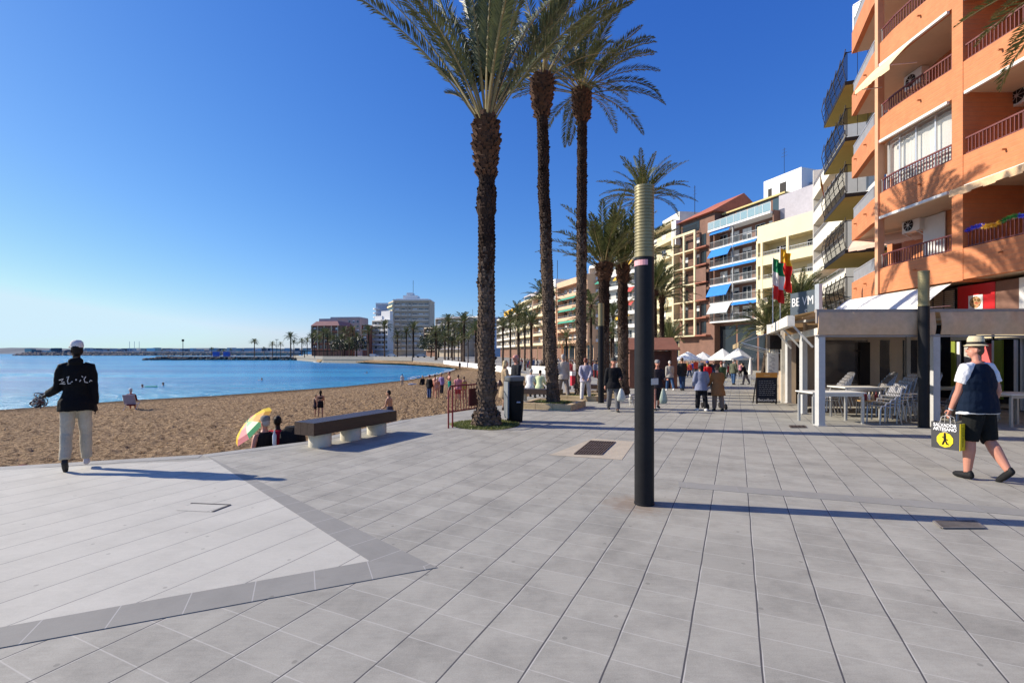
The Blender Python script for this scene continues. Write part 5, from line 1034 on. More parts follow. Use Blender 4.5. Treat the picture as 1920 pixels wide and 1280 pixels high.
def person(label, p, H, rz=0, legs=((12, 4), (-14, 10)), arms=((-8, 6, 12), (10, 6, 15)), lean=2, top=('long', (.05, .05, .06)), bot=('trousers', (.05, .05, .06)), skin='pale', hair='brown', hs='short', hat=None, shoes=(.02, .02, .02), fat=1.0, coat=None, near=0, socks=None, sit=None, turn=0, group=None, feet=(0, 0), inturn=(0, 0), splay=3, female=False, name='person'):
    root = thing(name, label, 'person', p, rz, group); vox = {2: .0085, 1: .013, 0: .018, -1: .028}[near]; SK = skinm(skin)
    J = {}; lows = []
    for k, s in ((0, -1), (1, 1)):
        f, kn = R(legs[k][0]), R(legs[k][1]); a = R(splay); hip = V((s * .050, 0, -.01)); kne = hip + V((s * sin(a), sin(f), -cos(f))).normalized() * .245; an = kne + V((s * sin(a) * .3, sin(f - kn), -cos(f - kn))).normalized() * .235
        fp = R(feet[k]); toe = an + V((s * .015, cos(fp), -sin(fp))) * .095 + V((0, 0, -.028 * cos(fp))); heel = an + V((0, -cos(fp) * .028, sin(fp) * .028)) + V((0, -.0 * 1, -.030))
        J[k] = [hip, kne, an, toe, heel]; lows.append(min(an.z - .042, toe.z - .012, heel.z - .012))
    P = V((0, 0, -min(lows) if sit is None else sit / H)); ln = R(lean)
    def U(q): q = V(q); return P + V((q.x, q.y * cos(ln) + q.z * sin(ln), q.z * cos(ln) - q.y * sin(ln)))
    AR = {}
    for k, s in ((0, -1), (1, 1)):
        f, ab, e = (R(v) for v in arms[k][:3]); sh = V((s * .104 * (1 + (fat - 1) * .4), 0, .262)); inn = R(inturn[k])
        el = sh + V((s * sin(ab), sin(f) * cos(ab), -cos(f) * cos(ab))) * .165; fd = V((s * sin(ab) * .6 - s * sin(inn), sin(f + e), -cos(f + e))).normalized(); wr = el + fd * .145; AR[k] = [U(sh), U(el), U(wr), (U(wr) - U(el)).normalized(), U((s * .055, 0, .278))]
    hc = U((0, .012, .408)); T_ = Matrix.Rotation(R(turn), 3, 'Z')
    def head(q): return hc + T_ @ V(q)
    fw = .94 if female else 1.0
    tor = [(-.055, .062, .050), (-.02, .088, .062), (.04, .086, .060), (.10, .076 * fw, .054), (.17, .084 * fw, .058), (.235, .097 * fw, .060), (.262, .093 * fw, .053), (.283, .074, .045), (.302, .046, .038), (.318, .034, .034)]
    def torso(mb, inf, i0=0, i1=99, extra=None, dx=1.0):
        rs = []
        for (z, rx, ry) in (extra or []) + tor[i0:i1]:
            g = fat if z < .22 else 1 + (fat - 1) * .35
            rs.append([(U((cos(a) * (rx * g * dx + inf), sin(a) * (ry * (g if sin(a) > 0 else 1 + (g - 1) * .4) + inf), z))) * H for a in [2 * pi * k / 18 for k in range(18)]])
        mb.rings(rs)
    def S_(q): return q * H
    b = MB(); torso(b, 0); b.tube([S_(U((0, 0, .29))), S_(U((0, .006, .345))), S_(hc + V((0, 0, -.03)))], [.033 * H, .030 * H, .03 * H], 12)
    b.ell(S_(head((0, -.004, .012))), V((.043, .053, .055)) * H, 16, 0, 10); b.ell(S_(head((0, .014, -.024))), V((.034, .038, .040)) * H, 14); b.ell(S_(head((0, .055, -.010))), V((.008, .012, .012)) * H, 8); b.ell(S_(head((0, .049, -.036))), V((.014, .008, .006)) * H, 8)
    for s in (-1, 1): b.ell(S_(head((s * .044, -.006, -.008))), V((.006, .012, .017)) * H, 8)
    for k, s in ((0, -1), (1, 1)):
        hip, kne, an, toe, heel = [P + q for q in J[k]]; g = 1 + (fat - 1) * .4
        b.tube([S_(hip + V((0, 0, .03))), S_(hip.lerp(kne, .12)), S_(hip.lerp(kne, .5)), S_(kne), S_(kne.lerp(an, .3)), S_(kne.lerp(an, .7)), S_(an)], [r * H * g for r in (.050, .052, .043, .031, .034, .026, .020)], 12)
        b.tube([S_(heel + V((0, 0, .004))), S_(an.lerp(toe, .35) + V((0, 0, -.008))), S_(toe)], [.019 * H, .019 * H, .011 * H], 8)
        sh, el, wr, fd = AR[k][:4]
        b.tube([S_(AR[k][4]), S_(sh), S_(sh.lerp(el, .2)), S_(sh.lerp(el, .6)), S_(el), S_(el.lerp(wr, .3)), S_(wr)], [r * H * g for r in (.020, .026, .028, .025, .021, .0215, .0145)], 10)
        side = V((0, 1, 0)); side = (side - fd * side.dot(fd)).normalized() if abs(fd.y) < .9 else V((0, 0, 1)); out = fd.cross(side)   # palm plane
        pal = wr + fd * .028; b.tube([S_(wr), S_(pal), S_(wr + fd * .052)], [.016 * H, .0215 * H, .020 * H], 10, flat=.55)
        for q in range(4):
            o_ = side * (q - 1.5) * .0105; l = (.030, .038, .036, .028)[q]; c = wr + fd * .050 + o_; cu = V((-s, 0, 0)) * .35
            b.tube([S_(c), S_(c + fd * l * .5 + cu * l * .25), S_(c + (fd * .8 + cu) * l)], [max(.0052 * H, vox * .55)] * 2 + [max(.0042 * H, vox * .5)], 6)
        c = wr + fd * .022 + side * .016; b.tube([S_(c), S_(c + side * .016 + fd * .012), S_(c + side * .019 + fd * .032)], [.0065 * H, .006 * H, .0048 * H], 6)
    skinmesh(b, 'body', SK, root, vox)
    if near >= 1:
        for s in (-1, 1): m = MB(); m.ell(S_(head((s * .017, .0465, .004))), V((.006, .004, .004)) * H, 8); m.build('eye', BLK, root)
    kind, col = bot[:2]
    if kind in ('trousers', 'shorts', 'leggings', 'trunks', 'briefs'):
        m = MB(); torso(m, .010 if kind != 'leggings' else .005, 0, 4)
        for k in (0, 1):
            hip, kne, an, toe, heel = [P + q for q in J[k]]; g = (1 + (fat - 1) * .4) * (1.0 if kind in ('leggings', 'trunks') else 1.06 if kind == 'shorts' else 1.14); end = {'trousers': 1.95, 'leggings': 1.93, 'shorts': 1.02, 'trunks': .62, 'briefs': .18}[kind]
            pts = [hip + V((0, 0, .03)), hip.lerp(kne, .15), hip.lerp(kne, .5), kne, kne.lerp(an, .35), kne.lerp(an, .75), an + V((0, 0, .004))]; rr = [.048, .053, .048, .040, .039, .036, .035]; tt = [0, .15, .5, 1, 1.35, 1.75, 1.98]
            pp = [q for q, t in zip(pts, tt) if t < end]; r2 = [r for r, t in zip(rr, tt) if t < end]; u = end
            pp.append(hip.lerp(kne, u) if u <= 1 else kne.lerp(an, u - 1)); r2.append(.050 if u <= 1 else .034)
            m.tube([S_(q) for q in pp], [r * H * g + .004 for r in r2], 14)
        skinmesh(m, kind, fab(col), root, vox * 1.1, .022 if near == 2 else .012 if near == 1 else 0)
    if kind == 'skirt':
        m = MB(); torso(m, .012, 0, 3, [(-.32, .085, .075), (-.2, .088, .072)]); skinmesh(m, 'skirt', fab(col), root, vox * 1.1)
    def jacket(nm, col, sl, inf, hem=None, fold=.012, hood=False):
        m = MB(); torso(m, inf, 2, 9, hem)
        if hood: m.ell(S_(U((0, -.045, .315))), V((.06, .035, .035)) * H, 12)
        for k in (0, 1):
            sh, el, wr, fd = AR[k][:4]; g = 1 + (fat - 1) * .4
            if sl == 'long': pts = [AR[k][4], sh, sh.lerp(el, .2), sh.lerp(el, .6), el, el.lerp(wr, .5), wr.lerp(el, .04)]; rr = (.024, .031, .032, .029, .026, .024, .020)
            elif sl == 'short': pts = [AR[k][4], sh, sh.lerp(el, .2), sh.lerp(el, .62)]; rr = (.024, .031, .033, .033)
            else: continue
            m.tube([S_(q) for q in pts], [(r * g + inf * .6) * H + .002 for r in rr], 12)
        return skinmesh(m, nm, fab(col), root, vox * 1.1, fold if near >= 1 else 0)
    sl, col = top[:2]
    if sl in ('long', 'short', 'none'): jacket('jacket' if sl == 'long' else 'shirt', col, sl, .010 + (.006 if sl == 'long' else 0), ([(-.06, .094, .068)] if len(top) > 3 else [(-.085, .118, .090), (-.035, .118, .086), (.0, .110, .078)] if not coat else [(coat, .118, .098), (coat * .5 - .03, .114, .09)]), .024 if near == 2 else .012, len(top) > 2 and top[2] == 'hood')
    if sl == 'bikini':
        m = MB(); torso(m, .004, 4, 6); skinmesh(m, 'swim_top', fab(col), root, vox)
    if len(top) > 3: jacket('gilet', top[3], 'none', .017, [(-.055, .088, .066), (-.02, .090, .066)], .02)
    if shoes:
        for k in (0, 1):
            hip, kne, an, toe, heel = [P + q for q in J[k]]; d = (toe - heel).normalized(); m = MB()
            m.tube([S_(heel - d * .016 + V((0, 0, .012))), S_(heel + V((0, 0, .010))), S_(an.lerp(toe, .45) + V((0, 0, -.012))), S_(toe), S_(toe + d * .022)], [.018 * H, .026 * H, .026 * H, .021 * H, .010 * H], 10); m.tube([S_(an.lerp(kne, .05)), S_(heel + V((0, 0, .015)))], [.024 * H, .024 * H], 10)
            skinmesh(m, 'shoe', fab(shoes if not isinstance(shoes[0], tuple) else shoes[k], .6), root, min(vox, .014))
    if socks:
        for k in (0, 1): an, kne = P + J[k][2], P + J[k][1]; m = MB(); m.tube([S_(an.lerp(kne, .2)), S_(an.lerp(kne, .05)), S_(an)], .0235 * H, 12); skinmesh(m, 'sock', fab(socks), root, vox)
    if hair:
        m = MB(); m.ell(S_(head((0, -.012, .022))), V((.0475, .054, .053)) * H, 14); m.ell(S_(head((0, -.026, -.006))), V((.043, .036, .042)) * H, 12)
        if hs in ('long', 'bob'):
            L_ = .20 if hs == 'long' else .07
            m.tube([S_(head((0, -.035, .0))), S_(head((0, -.05, -.06))), S_(head((0, -.052, -.06 - L_)))], [.044 * H, .040 * H, .022 * H], 10, flat=.6)
            for s in (-1, 1): m.tube([S_(head((s * .03, -.01, .02))), S_(head((s * .044, -.012, -.05)))], [.022 * H, .018 * H], 8)
        if hs == 'bun': m.ell(S_(head((0, -.065, .035))), .024 * H, 10)
        skinmesh(m, 'hair', hairm(hair), root, min(vox, .016), 0, 2)
    if hat:
        kind, hcol = hat[:2]; m = MB()
        def hp(r, z, sy=1.15, n=28, dy=0): return [S_(head((r * cos(a), dy - .006 + r * sy * sin(a), z))) for a in [2 * pi * k / n for k in range(n)]]
        if kind == 'cap':
            m.rings([hp(.050, .022), hp(.051, .042), hp(.046, .066), hp(.030, .080), hp(.006, .084)]); m.rings([[S_(head((x, .046 + y, .026 - .14 * y + z_))) for x, y in ((-.044, 0), (-.036, .042), (-.015, .062), (.015, .062), (.036, .042), (.044, 0))] for z_ in (0, .004)])
            m.build('cap', fab(hcol), root, 60)
        elif kind == 'straw':
            rs = [hp(.070, .025), hp(.072, .029), hp(.055, .036), hp(.052, .040), hp(.0515, .060), hp(.050, .082), hp(.040, .098), hp(.02, .094)]; m.rings(rs); hb = m.build('straw_hat', mat('woven_straw', (.62, .52, .33), .8, .2, 60, .5, 150), root, 50)
            m = MB(); m.rings([hp(.0535, .038), hp(.0525, .056)], cap=False); m.build('hat_band', BLK, hb, 50)
        elif kind == 'beanie': m.rings([hp(.051, .015), hp(.053, .03), hp(.049, .06), hp(.034, .078), hp(.006, .082)]); m.build('hat', fab(hcol), root, 60)
    return root, AR, H
def look(px, fy, hy, z=None): 
    p = G(px, fy, z); return p, (fy - hy) * p.y / FPX
BLKF, NAVYF, JEANS, BEIGEF, GREYF, WHF = (.012, .012, .014), (.012, .022, .05), (.04, .085, .18), (.40, .34, .24), (.16, .16, .17), (.70, .70, .70)
# man at the left with the bundle
p, H = look(143, 881, 650)
pr, AR, H = person('man seen from behind in black lettered hooded top, beige cargo trousers and white cap', p, H, R(38), ((-6, 14), (6, 2)), ((10, 10, 58), (-2, 7, 8)), 3, ('long', (.006, .006, .007), 'hood'), ('trousers', (.46, .40, .30)), 'dark', 'black', 'short', ('cap', (.66, .64, .62)), ((.03, .028, .03), (.55, .50, .48)), 1.05, None, 2, feet=(38, 0), turn=22, splay=4, inturn=(-34, 0), group=None)
m = MB(); rng = random.Random(5)
def stroke(pts, y): m.tube([(x * H, y(x, z) * H, z * H) for x, z in pts], .0062, 6)
P0 = .51
def backy(x, z): return -.094 * sqrt(max(.12, 1 - (x / .155) ** 2)) - .004
for pts in ([(-.115, .735), (-.085, .745), (-.098, .725), (-.075, .72), (-.112, .705), (-.07, .705)], [(-.06, .755), (-.045, .765), (-.055, .73), (-.05, .705), (-.03, .71)], [(.045, .765), (.055, .755)], [(.075, .76), (.062, .74), (.068, .715), (.09, .71)], [(.10, .715), (.108, .73), (.118, .722)], [(.0, .735), (.012, .738)], [(.006, .73), (.006, .742)], [(-.03, .72), (-.018, .722)], [(.03, .72), (.04, .735)]): stroke(pts, backy)
m.build('lettering', mat('washed_white_print', (.62, .6, .56), .8, .2, 20), pr)
loc = Matrix.Translation(p) @ Matrix.Rotation(R(38), 4, 'Z') @ Matrix.Diagonal((.84, .84, 1, 1)); pr.scale = (.84, .84, 1)
wr = loc @ (AR[0][2] * H + AR[0][3] * .10 * H)
m = MB(); rng = random.Random(8)
for k in range(26):
    c = V((rng.uniform(-.10, .08), rng.uniform(-.05, .05), rng.uniform(-.10, .06))); r = rng.uniform(.035, .06); ax = V((rng.uniform(-1, 1), rng.uniform(-1, 1), rng.uniform(-1, 1))).normalized(); u = ax.orthogonal().normalized(); v_ = ax.cross(u)
    m.tube([c + (u * cos(a) + v_ * sin(a)) * r for a in [2 * pi * q / 10 for q in range(11)]], .006, 5, rng.choice((0, 0, 0, 1, 2)))
o = m.build('bracelet_bundle', [BLK, mat('bead_grey', (.2, .2, .22), .5, .2, 20), mat('bead_red', (.09, .03, .03), .5, .2, 20)]); o.location = wr; tag(o, 'dark bundle of bracelets held out by the man in the white cap', 'bracelets')
# man with the straw hat and the bag
p, H = look(1836, 899, 641)
pr, AR, H = person('man in straw hat, navy gilet and black shorts walking with a shopping bag', p, H, R(12), ((6, 3), (-7, 28)), ((16, 6, 10), (-12, 10, 42)), 3, ('short', (.72, .72, .73), '', (.005, .012, .028)), ('shorts', (.010, .011, .011)), 'red', 'brown', 'short', ('straw', (.6, .5, .3)), (.015, .015, .016), 1.88, None, 2, feet=(0, 40), socks=(.6, .6, .6), turn=38, splay=5)
loc = Matrix.Translation(p) @ Matrix.Rotation(R(12), 4, 'Z') @ Matrix.Diagonal((.82, .82, 1, 1)); pr.scale = (.82, .82, 1)
wl = loc @ (AR[0][2] * H + AR[0][3] * .062 * H)
for k in (0, 1):
    pass
for nm, zz in (('sock', 0),):
    for side in (0, 1): pass
m = MB(); c = AR[0][2] * H; m.tube([c - AR[0][3] * .012, c + AR[0][3] * .012], .035, 14); m.build('wrist_watch', ALU, pr)
BY = mat('bag_yellow', (.78, .60, .01), .5, .06, 4); BG = mat('bag_charcoal', (.045, .045, .048), .5, .15, 4)
o = thing('shopping_bag', 'charcoal and yellow paper shopping bag carried by the man in the straw hat', 'bag', (wl.x - .02, wl.y - .02, wl.z - .44), R(-66)); m = MB(); w2, d2, hh = .155, .065, .36
m.rings([[(-w2, -d2, 0), (w2, -d2, 0), (w2, d2, 0), (-w2, d2, 0)], [(-w2 * 1.02, -d2, hh), (w2 * 1.02, -d2, hh), (w2 * 1.02, d2, hh), (-w2 * 1.02, d2, hh)]], cap=False); m.face([(-w2, -d2, .003), (w2, -d2, .003), (w2, d2, .003), (-w2, d2, .003)]); m.build('body', BG, o)
m = MB(); m.rings([[(w2 + .002, y, 0), (w2 * 1.02 + .003, y, hh), (w2 * 1.02 + .008, y, hh), (w2 + .007, y, 0)] for y in (-d2, d2)]); m.build('gusset', BY, o)
for y in (-d2, d2): m = MB(); m.tube([(-.06, y, hh - .02), (-.05, y * .7, hh + .07), (0, y * .2, hh + .10), (.05, y * .7, hh + .07), (.06, y, hh - .02)], .005, 6); m.build('handle', mat('bag_cord', (.5, .48, .45), .7, .1, 9), o)
m = MB(); m.rings([[(.0 + .095 * cos(a), y, .125 + .103 * sin(a)) for a in [2 * pi * (k + .5) / 10 for k in range(10)]] for y in (-d2 - .006, -d2 - .002)]); m.build('emblem', BY, o); m = MB()
for a, b_, r in (((0, .195), (.0, .13), .013), ((0, .13), (-.027, .06), .009), ((0, .13), (.027, .07), .009), ((-.027, .165), (.03, .125), .007), ((.018, .07), (.045, .07), .007)): m.tube([(a[0], -d2 - .009, a[1]), (b_[0], -d2 - .009, b_[1])], r, 6)
m.ell((0, -d2 - .009, .208), (.013, .004, .015)); m.build('emblem_figure', BLK, o)
text('lettering', 'SALVADOR', .062, o, (0, -d2 - .006, .322), (R(90), 0, 0), WTX, .002, xs=.82, bold=.002); text('lettering', 'ARTESANO', .062, o, (0, -d2 - .006, .268), (R(90), 0, 0), WTX, .002, xs=.82, bold=.002); text('lettering', 'zapatos', .022, o, (0, -d2 - .006, .236), (R(90), 0, 0), WTX, .001)
text('side_lettering', 'SALVADOR ARTESANO', .025, o, (w2 + .011, 0, .18), (R(90), R(90), R(90)), BLK, .001)
# promenade figures: feet x, feet y, head y, heading, then dress
def ppl(label, px, fy, hy, rz, **k):
    p, H = look(px, fy, hy); return person(label, p, H, R(rz), **k), p
WALK = ((14, 4), (-16, 12)); WALK2 = ((-15, 12), (13, 4)); STAND = ((2, 2), (-2, 3))
ppl('man in black jacket and grey trousers walking towards the viewer with a bag', 1150, 771, 671, 176, legs=WALK, arms=((18, 10, 70), (-6, 10, 14)), top=('long', BLKF), bot=('trousers', (.12, .12, .13)), skin='red', hair='grey', hat=('cap', (.06, .06, .055)), near=1, inturn=(20, 0), fat=1.05)
ppl('man in pale shirt and grey trousers walking away between the tall palms', 1056, 748, 664, 8, legs=((10, 3), (-14, 8)), arms=((-4, 6, 14), (6, 6, 14)), top=('long', (.52, .46, .38)), bot=('trousers', (.24, .20, .17)), hair='grey', near=1, shoes=(.05, .03, .02), splay=5, fat=1.04)
ppl('auburn haired woman in lilac top and white trousers, hands behind her back', 1098, 752, 671, -8, legs=((-4, 6), (6, 2)), arms=((-24, 8, -6), (-24, 8, -6)), inturn=(32, 32), top=('long', (.40, .38, .46)), bot=('trousers', (.62, .60, .58)), hair='red', near=1, shoes=(.2, .18, .16), splay=7, female=True)
ppl('blonde woman in a long camel coat standing left of the black bin', 946, 768, 676, -75, legs=STAND, arms=((10, 8, 80), (12, 8, 75)), top=('long', (.36, .27, .17)), coat=-.28, bot=('leggings', (.25, .16, .11)), hair='blond', hs='bob', near=1, shoes=(.04, .02, .015), female=True)
ppl('man in a black padded jacket and pink cap standing behind the black bin', 969, 764, 667, 120, legs=STAND, arms=((12, 8, 60), (4, 8, 30)), top=('long', (.016, .018, .024)), bot=('trousers', (.03, .03, .035)), skin='red', hair='grey', hat=('cap', (.55, .28, .24)), near=1, fat=1.1)
q = G(995, 747); person('person in a white shirt sitting on the timber bench, back turned', (q.x - .02, q.y + .2, gz(q.y)), 1.5, R(-20), ((82, 84), (78, 80)), ((30, 8, 40), (30, 8, 40)), 14, ('long', (.66, .66, .66)), ('trousers', (.06, .06, .07)), 'tan', 'grey', near=0, sit=.50)
person('person in a pale lime top sitting at the right end of the timber bench', (q.x + .36, q.y + .05, gz(q.y)), 1.38, R(-20), ((82, 84), (78, 80)), ((30, 8, 40), (30, 8, 40)), 10, ('long', (.58, .66, .40)), ('trousers', (.03, .03, .035)), 'tan', 'black', near=0, sit=.50)
ppl('dark dressed woman in a skirt, half hidden by the foreground lamp post', 1232, 768, 675, 178, legs=WALK2, arms=((10, 10, 80), (-4, 12, 10)), top=('long', (.03, .025, .03)), bot=('skirt', (.02, .018, .02)), skin='red', hair='black', hat=('beanie', (.25, .24, .24)), near=1, female=True)
ppl('white haired woman in pale grey jacket and jeans walking away', 1256, 732, 676, 2, legs=WALK, top=('long', (.40, .38, .34)), bot=('trousers', JEANS), hair='white', shoes=(.6, .6, .6), female=True)
ppl('man in a black jacket and blue jeans walking away beside the white haired woman', 1279, 732, 670, -2, legs=WALK2, top=('long', (.025, .027, .028)), bot=('trousers', (.03, .065, .15)), hair='brown', skin='tan')
ppl('woman in long dark headscarf, slate blue jumper and black trousers walking away', 1315, 770, 681, 0, legs=((6, 3), (-8, 6)), arms=((4, 12, 34), (4, 12, 34)), inturn=(14, 14), top=('long', (.20, .22, .31)), bot=('trousers', BLKF), hair='black', hs='long', hat=('beanie', (.10, .10, .11)), near=1, shoes=(.6, .6, .6), coat=-.10, female=True, fat=1.12)
ppl('stooped person in a tan brown coat and dark hat pushing a walking frame', 1346, 770, 684, -3, legs=((5, 4), (-7, 8)), arms=((26, 8, 30), (26, 8, 30)), lean=8, top=('long', (.27, .125, .05)), bot=('trousers', (.16, .12, .10)), hair='brown', hat=('beanie', (.06, .03, .025)), near=1, coat=-.20, fat=1.16)
ppl('person in a bright red jacket and blue cap walking just ahead of the tan coat', 1327, 735, 677, 4, legs=WALK, top=('long', (.60, .02, .03)), bot=('trousers', BLKF), hair='brown', hat=('cap', (.02, .04, .20)))
ppl('red haired person in a dark green jacket beyond the tan coat', 1353, 736, 677, 0, legs=WALK2, top=('long', (.05, .09, .05)), bot=('trousers', (.05, .06, .05)), hair='red')
ppl('man in olive jacket and blue jeans standing side on beyond the tan coat', 1375, 721, 673, -60, legs=((10, 2), (-6, 2)), top=('long', (.10, .11, .075)), bot=('trousers', JEANS), hair='grey', skin='tan')
ppl('person in black bending over a table beside the closed white parasol', 1398, 721, 679, 60, legs=WALK, lean=18, arms=((40, 8, 20), (40, 8, 20)), top=('long', BLKF), bot=('trousers', (.16, .14, .15)), hair='black')
ppl('person in navy passing in front of the brown kiosk', 1247, 722, 674, 20, legs=WALK, top=('long', (.03, .03, .08)), bot=('trousers', NAVYF), hair='brown', skin='tan')
ppl('street seller in a blue cap crouched behind the blue tarpaulin', 1184, 724, 677, 180, legs=STAND, top=('long', BLKF), bot=('trousers', BLKF), skin='dark', hair='black', hat=('beanie', (.05, .06, .35)))
far_w = [('in an orange top', (.62, .14, .03), 1284, 703, 676), ('in a red and white top', (.55, .08, .06), 1293, 707, 678), ('in a vermilion jacket', (.66, .07, .04), 1305, 706, 673), ('in a white cap and pale top', (.55, .52, .5), 1312, 705, 676), ('in a dark coat', (.03, .03, .04), 1338, 706, 678), ('in a white hat', (.5, .52, .5), 1357, 707, 676), ('in a maroon jumper', (.25, .03, .04), 1366, 709, 681), ('in a rust coloured top', (.45, .12, .05), 1319, 704, 679), ('in a pink top', (.5, .22, .25), 1388, 706, 680), ('in a grey coat', (.2, .2, .22), 1270, 702, 676), ('in bright blue', (.05, .12, .45), 1299, 701, 677), ('in black by the parasol pole', (.02, .02, .02), 1378, 704, 678), ('in mustard', (.45, .3, .04), 1290, 698, 676), ('in navy near the kiosk wall', (.03, .04, .12), 1264, 704, 677)]
random.seed(40)
for k, (ds, c, px, fy, hy) in enumerate(far_w): ppl('distant stroller ' + ds + ' among the crowd under the far parasols', px, fy, hy, rnd(0, 360), legs=(WALK, WALK2, STAND)[k % 3], top=('long', c), bot=('trousers', ((.03, .03, .04), JEANS, (.1, .09, .08))[k % 3]), hair=('brown', 'grey', 'black', 'white')[k % 4], near=-1, group='distant strollers', hat=('cap', (.6, .6, .6)) if 'white' in ds else None)
# crowd too far and dense to count along the promenade
m = MB(); random.seed(55); cm = [fab(c) for c in ((.02, .02, .025), (.03, .04, .09), (.25, .24, .25), (.45, .43, .4), (.05, .09, .2), (.35, .05, .05), (.12, .09, .06), (.5, .5, .52))] + [skinm('tan'), hairm('brown')]
for k in range(230):
    d = rnd(38, 98); px = rnd(930, 1240) if d < 75 else rnd(905, 1150); x = at(px, d); z = gz(d)
    if x < lerp(4.5, -1.0, max(0, (d - 50) / 48)): continue
    h = rnd(1.5, 1.75); a = rnd(0, 6); ux, uy = cos(a), sin(a); t_, b_ = random.randrange(8), random.randrange(8)
    for s in (-1, 1): m.tube([(x + ux * .09 * s, y_ := d + uy * .09 * s, z), (x + ux * .08 * s, d + uy * .08 * s, z + h * .5)], [.06, .09], 5, b_); m.tube([(x + ux * .2 * s, d + uy * .2 * s, z + h * .8), (x + ux * .24 * s, d + uy * .24 * s, z + h * .48)], [.06, .04], 5, t_)
    m.rings([[(x + ux * rx * cos(q) - uy * ry * sin(q), d + uy * rx * cos(q) + ux * ry * sin(q), z + zz * h) for q in [2 * pi * j / 8 for j in range(8)]] for zz, rx, ry in ((.47, .17, .12), (.6, .16, .12), (.76, .21, .12), (.84, .07, .06))], t_)
    m.ell((x, d, z + h * .92), (.09, .10, .13), 8, 8, 5); m.ell((x, d, z + h * .95), (.10, .11, .11), 8, 9, 5)
o = m.build('crowd', cm); o['kind'] = 'stuff'
# terrace clutter of the far cafes: windbreak panels
for i, (px, d) in enumerate(((1010, 58), (1060, 52), (1200, 50), (1180, 60))):
    o = thing('windbreak', ('white cafe windbreak left of the planter palm', 'pale cafe windbreak behind the man in the pale shirt', 'white cafe windbreak left of the brown kiosk', 'pale blue cafe awning frame behind the stocky palms')[i], 'windbreak', (at(px, d), d, gz(d)), R(-60), 'cafe windbreaks'); m = MB(); m.box(-1.5, 1.5, -.05, .05, .1, 1.0); m.box(-1.6, 1.6, -.8, .8, 2.1, 2.25) if i > 1 else None; m.build('panel', [WHA], o)
    for x in (-1.4, 1.3): m = MB(); m.box(x, x + .1, -.04, .04, 0, 2.09 if i > 1 else 1.0); m.build('post', ALU, o)
# carried things and small dog
def carrier(label, px, py0, d, r, h, c, name='carrier_bag'):
    o = MB(); z1 = hz(py0, d); x = at(px, d); o.lathe([(r * .25, z1), (r * .6, z1 - h * .25), (r * 1.0, z1 - h * .7), (r * .9, z1 - h * .93), (r * .3, z1 - h)], 10, (x, d), sy=.6); k = o.build(name, mat('bag_film_%s' % label[:5], c, .3, .3, 9, .5, 20), None, 60); return tag(k, label, 'bag')
carrier('clear plastic bag hanging from the hand of the man in the black jacket', 1165, 728, 13.9, .13, .38, (.48, .50, .46)); carrier('white and green carrier bag beside the dark dressed woman', 1244, 728, 14.2, .12, .46, (.30, .36, .30)); carrier('brown handbag hanging by the blonde woman in the camel coat', 937, 712, 14.5, .10, .2, (.11, .05, .03), 'handbag')
def dog(label, px, py, s=1.0):
    p = G(px, py); o = thing('dog', label, 'dog', p, R(160)); m = MB(); m.tube([(0, -.16, .22), (0, 0, .21), (0, .14, .23)], [.07, .075, .085], 10); m.tube([(0, .13, .25), (0, .2, .33)], [.05, .045], 8); m.ell((0, .22, .36), (.05, .065, .05)); m.tube([(0, .25, .345), (0, .31, .335)], [.03, .02], 8); m.tube([(0, -.17, .24), (0, -.24, .33)], [.015, .008], 6)
    for x in (-.045, .045):
        m.tube([(x, .11, .2), (x, .10, .1), (x, .12, .01)], [.03, .02, .018], 6); m.tube([(x, -.14, .21), (x, -.10, .13), (x, -.17, .08), (x, -.15, .01)], [.045, .032, .018, .018], 6); m.ell((x, .2, .40), (.018, .01, .03))
    skinmesh(m, 'body', mat('white_fur', (.55, .53, .48), .9, .15, 20, .5, 60), o, .012)
dog('small white dog standing left of the foreground lamp post', 1184, 761)
# walking frame
p = G(1346, 768); o = thing('walking_frame', 'wheeled walking frame with a black seat pushed by the person in the tan coat', 'walker', (p.x, p.y + .25, gz(p.y)), R(-3)); 
for s in (-1, 1): m = MB(); m.tube([(s * .27, .3, .1), (s * .26, .1, .55), (s * .25, -.15, .85), (s * .25, -.3, .86)], .013, 6); m.tube([(s * .27, -.2, .1), (s * .26, .1, .55)], .013, 6); m.build('side_frame', ALU, o)
m = MB(); m.box(-.24, .24, -.12, .14, .42, .52); m.build('seat', BLK, o)
for s in (-1, 1):
    for y in (-.2, .3): m = MB(); m.tube([(s * .27 - .015, y, .09), (s * .27 + .015, y, .09)], .09, 12); m.build('wheel', BLK, o)
# ---------------------------------------------------------------- people on the sand and in the water
def sandz(x, y):
    best = None
    for i in range(len(EDGE) - 1):
        a, b_, c, d = V(EDGE[i]), V(SHORE[i]), V(EDGE[i + 1]), V(SHORE[i + 1])
        for k in range(10):
            t = k / 10; e = a.lerp(c, t); s_ = b_.lerp(d, t); L = (s_ - e); q = (V((x, y)) - e).dot(L) / L.length_squared; r = (V((x, y)) - e - L * q).length
            if best is None or r < best[0]: best = (r, max(0, min(1.05, q)), e.y)
    g0 = gz(best[2]) - .42; return g0 - (1.8 + g0) * max(0, best[1]) ** .9
def spot(px, fy, H=None, hy=None):       # where a pixel row meets the sand
    d = 14.0
    for _ in range(30): z = sandz(at(px, d), d); d = FPX * (EYE - z) / (fy - HZ)
    z = sandz(at(px, d), d); return V((at(px, d), d, z)), ((fy - hy) * d / FPX if hy else H)
def bather(label, px, fy, hy, rz, **k):
    p, H = spot(px, fy, None, hy); return person(label, p, H, R(rz), **k)
BATH = dict(shoes=None)
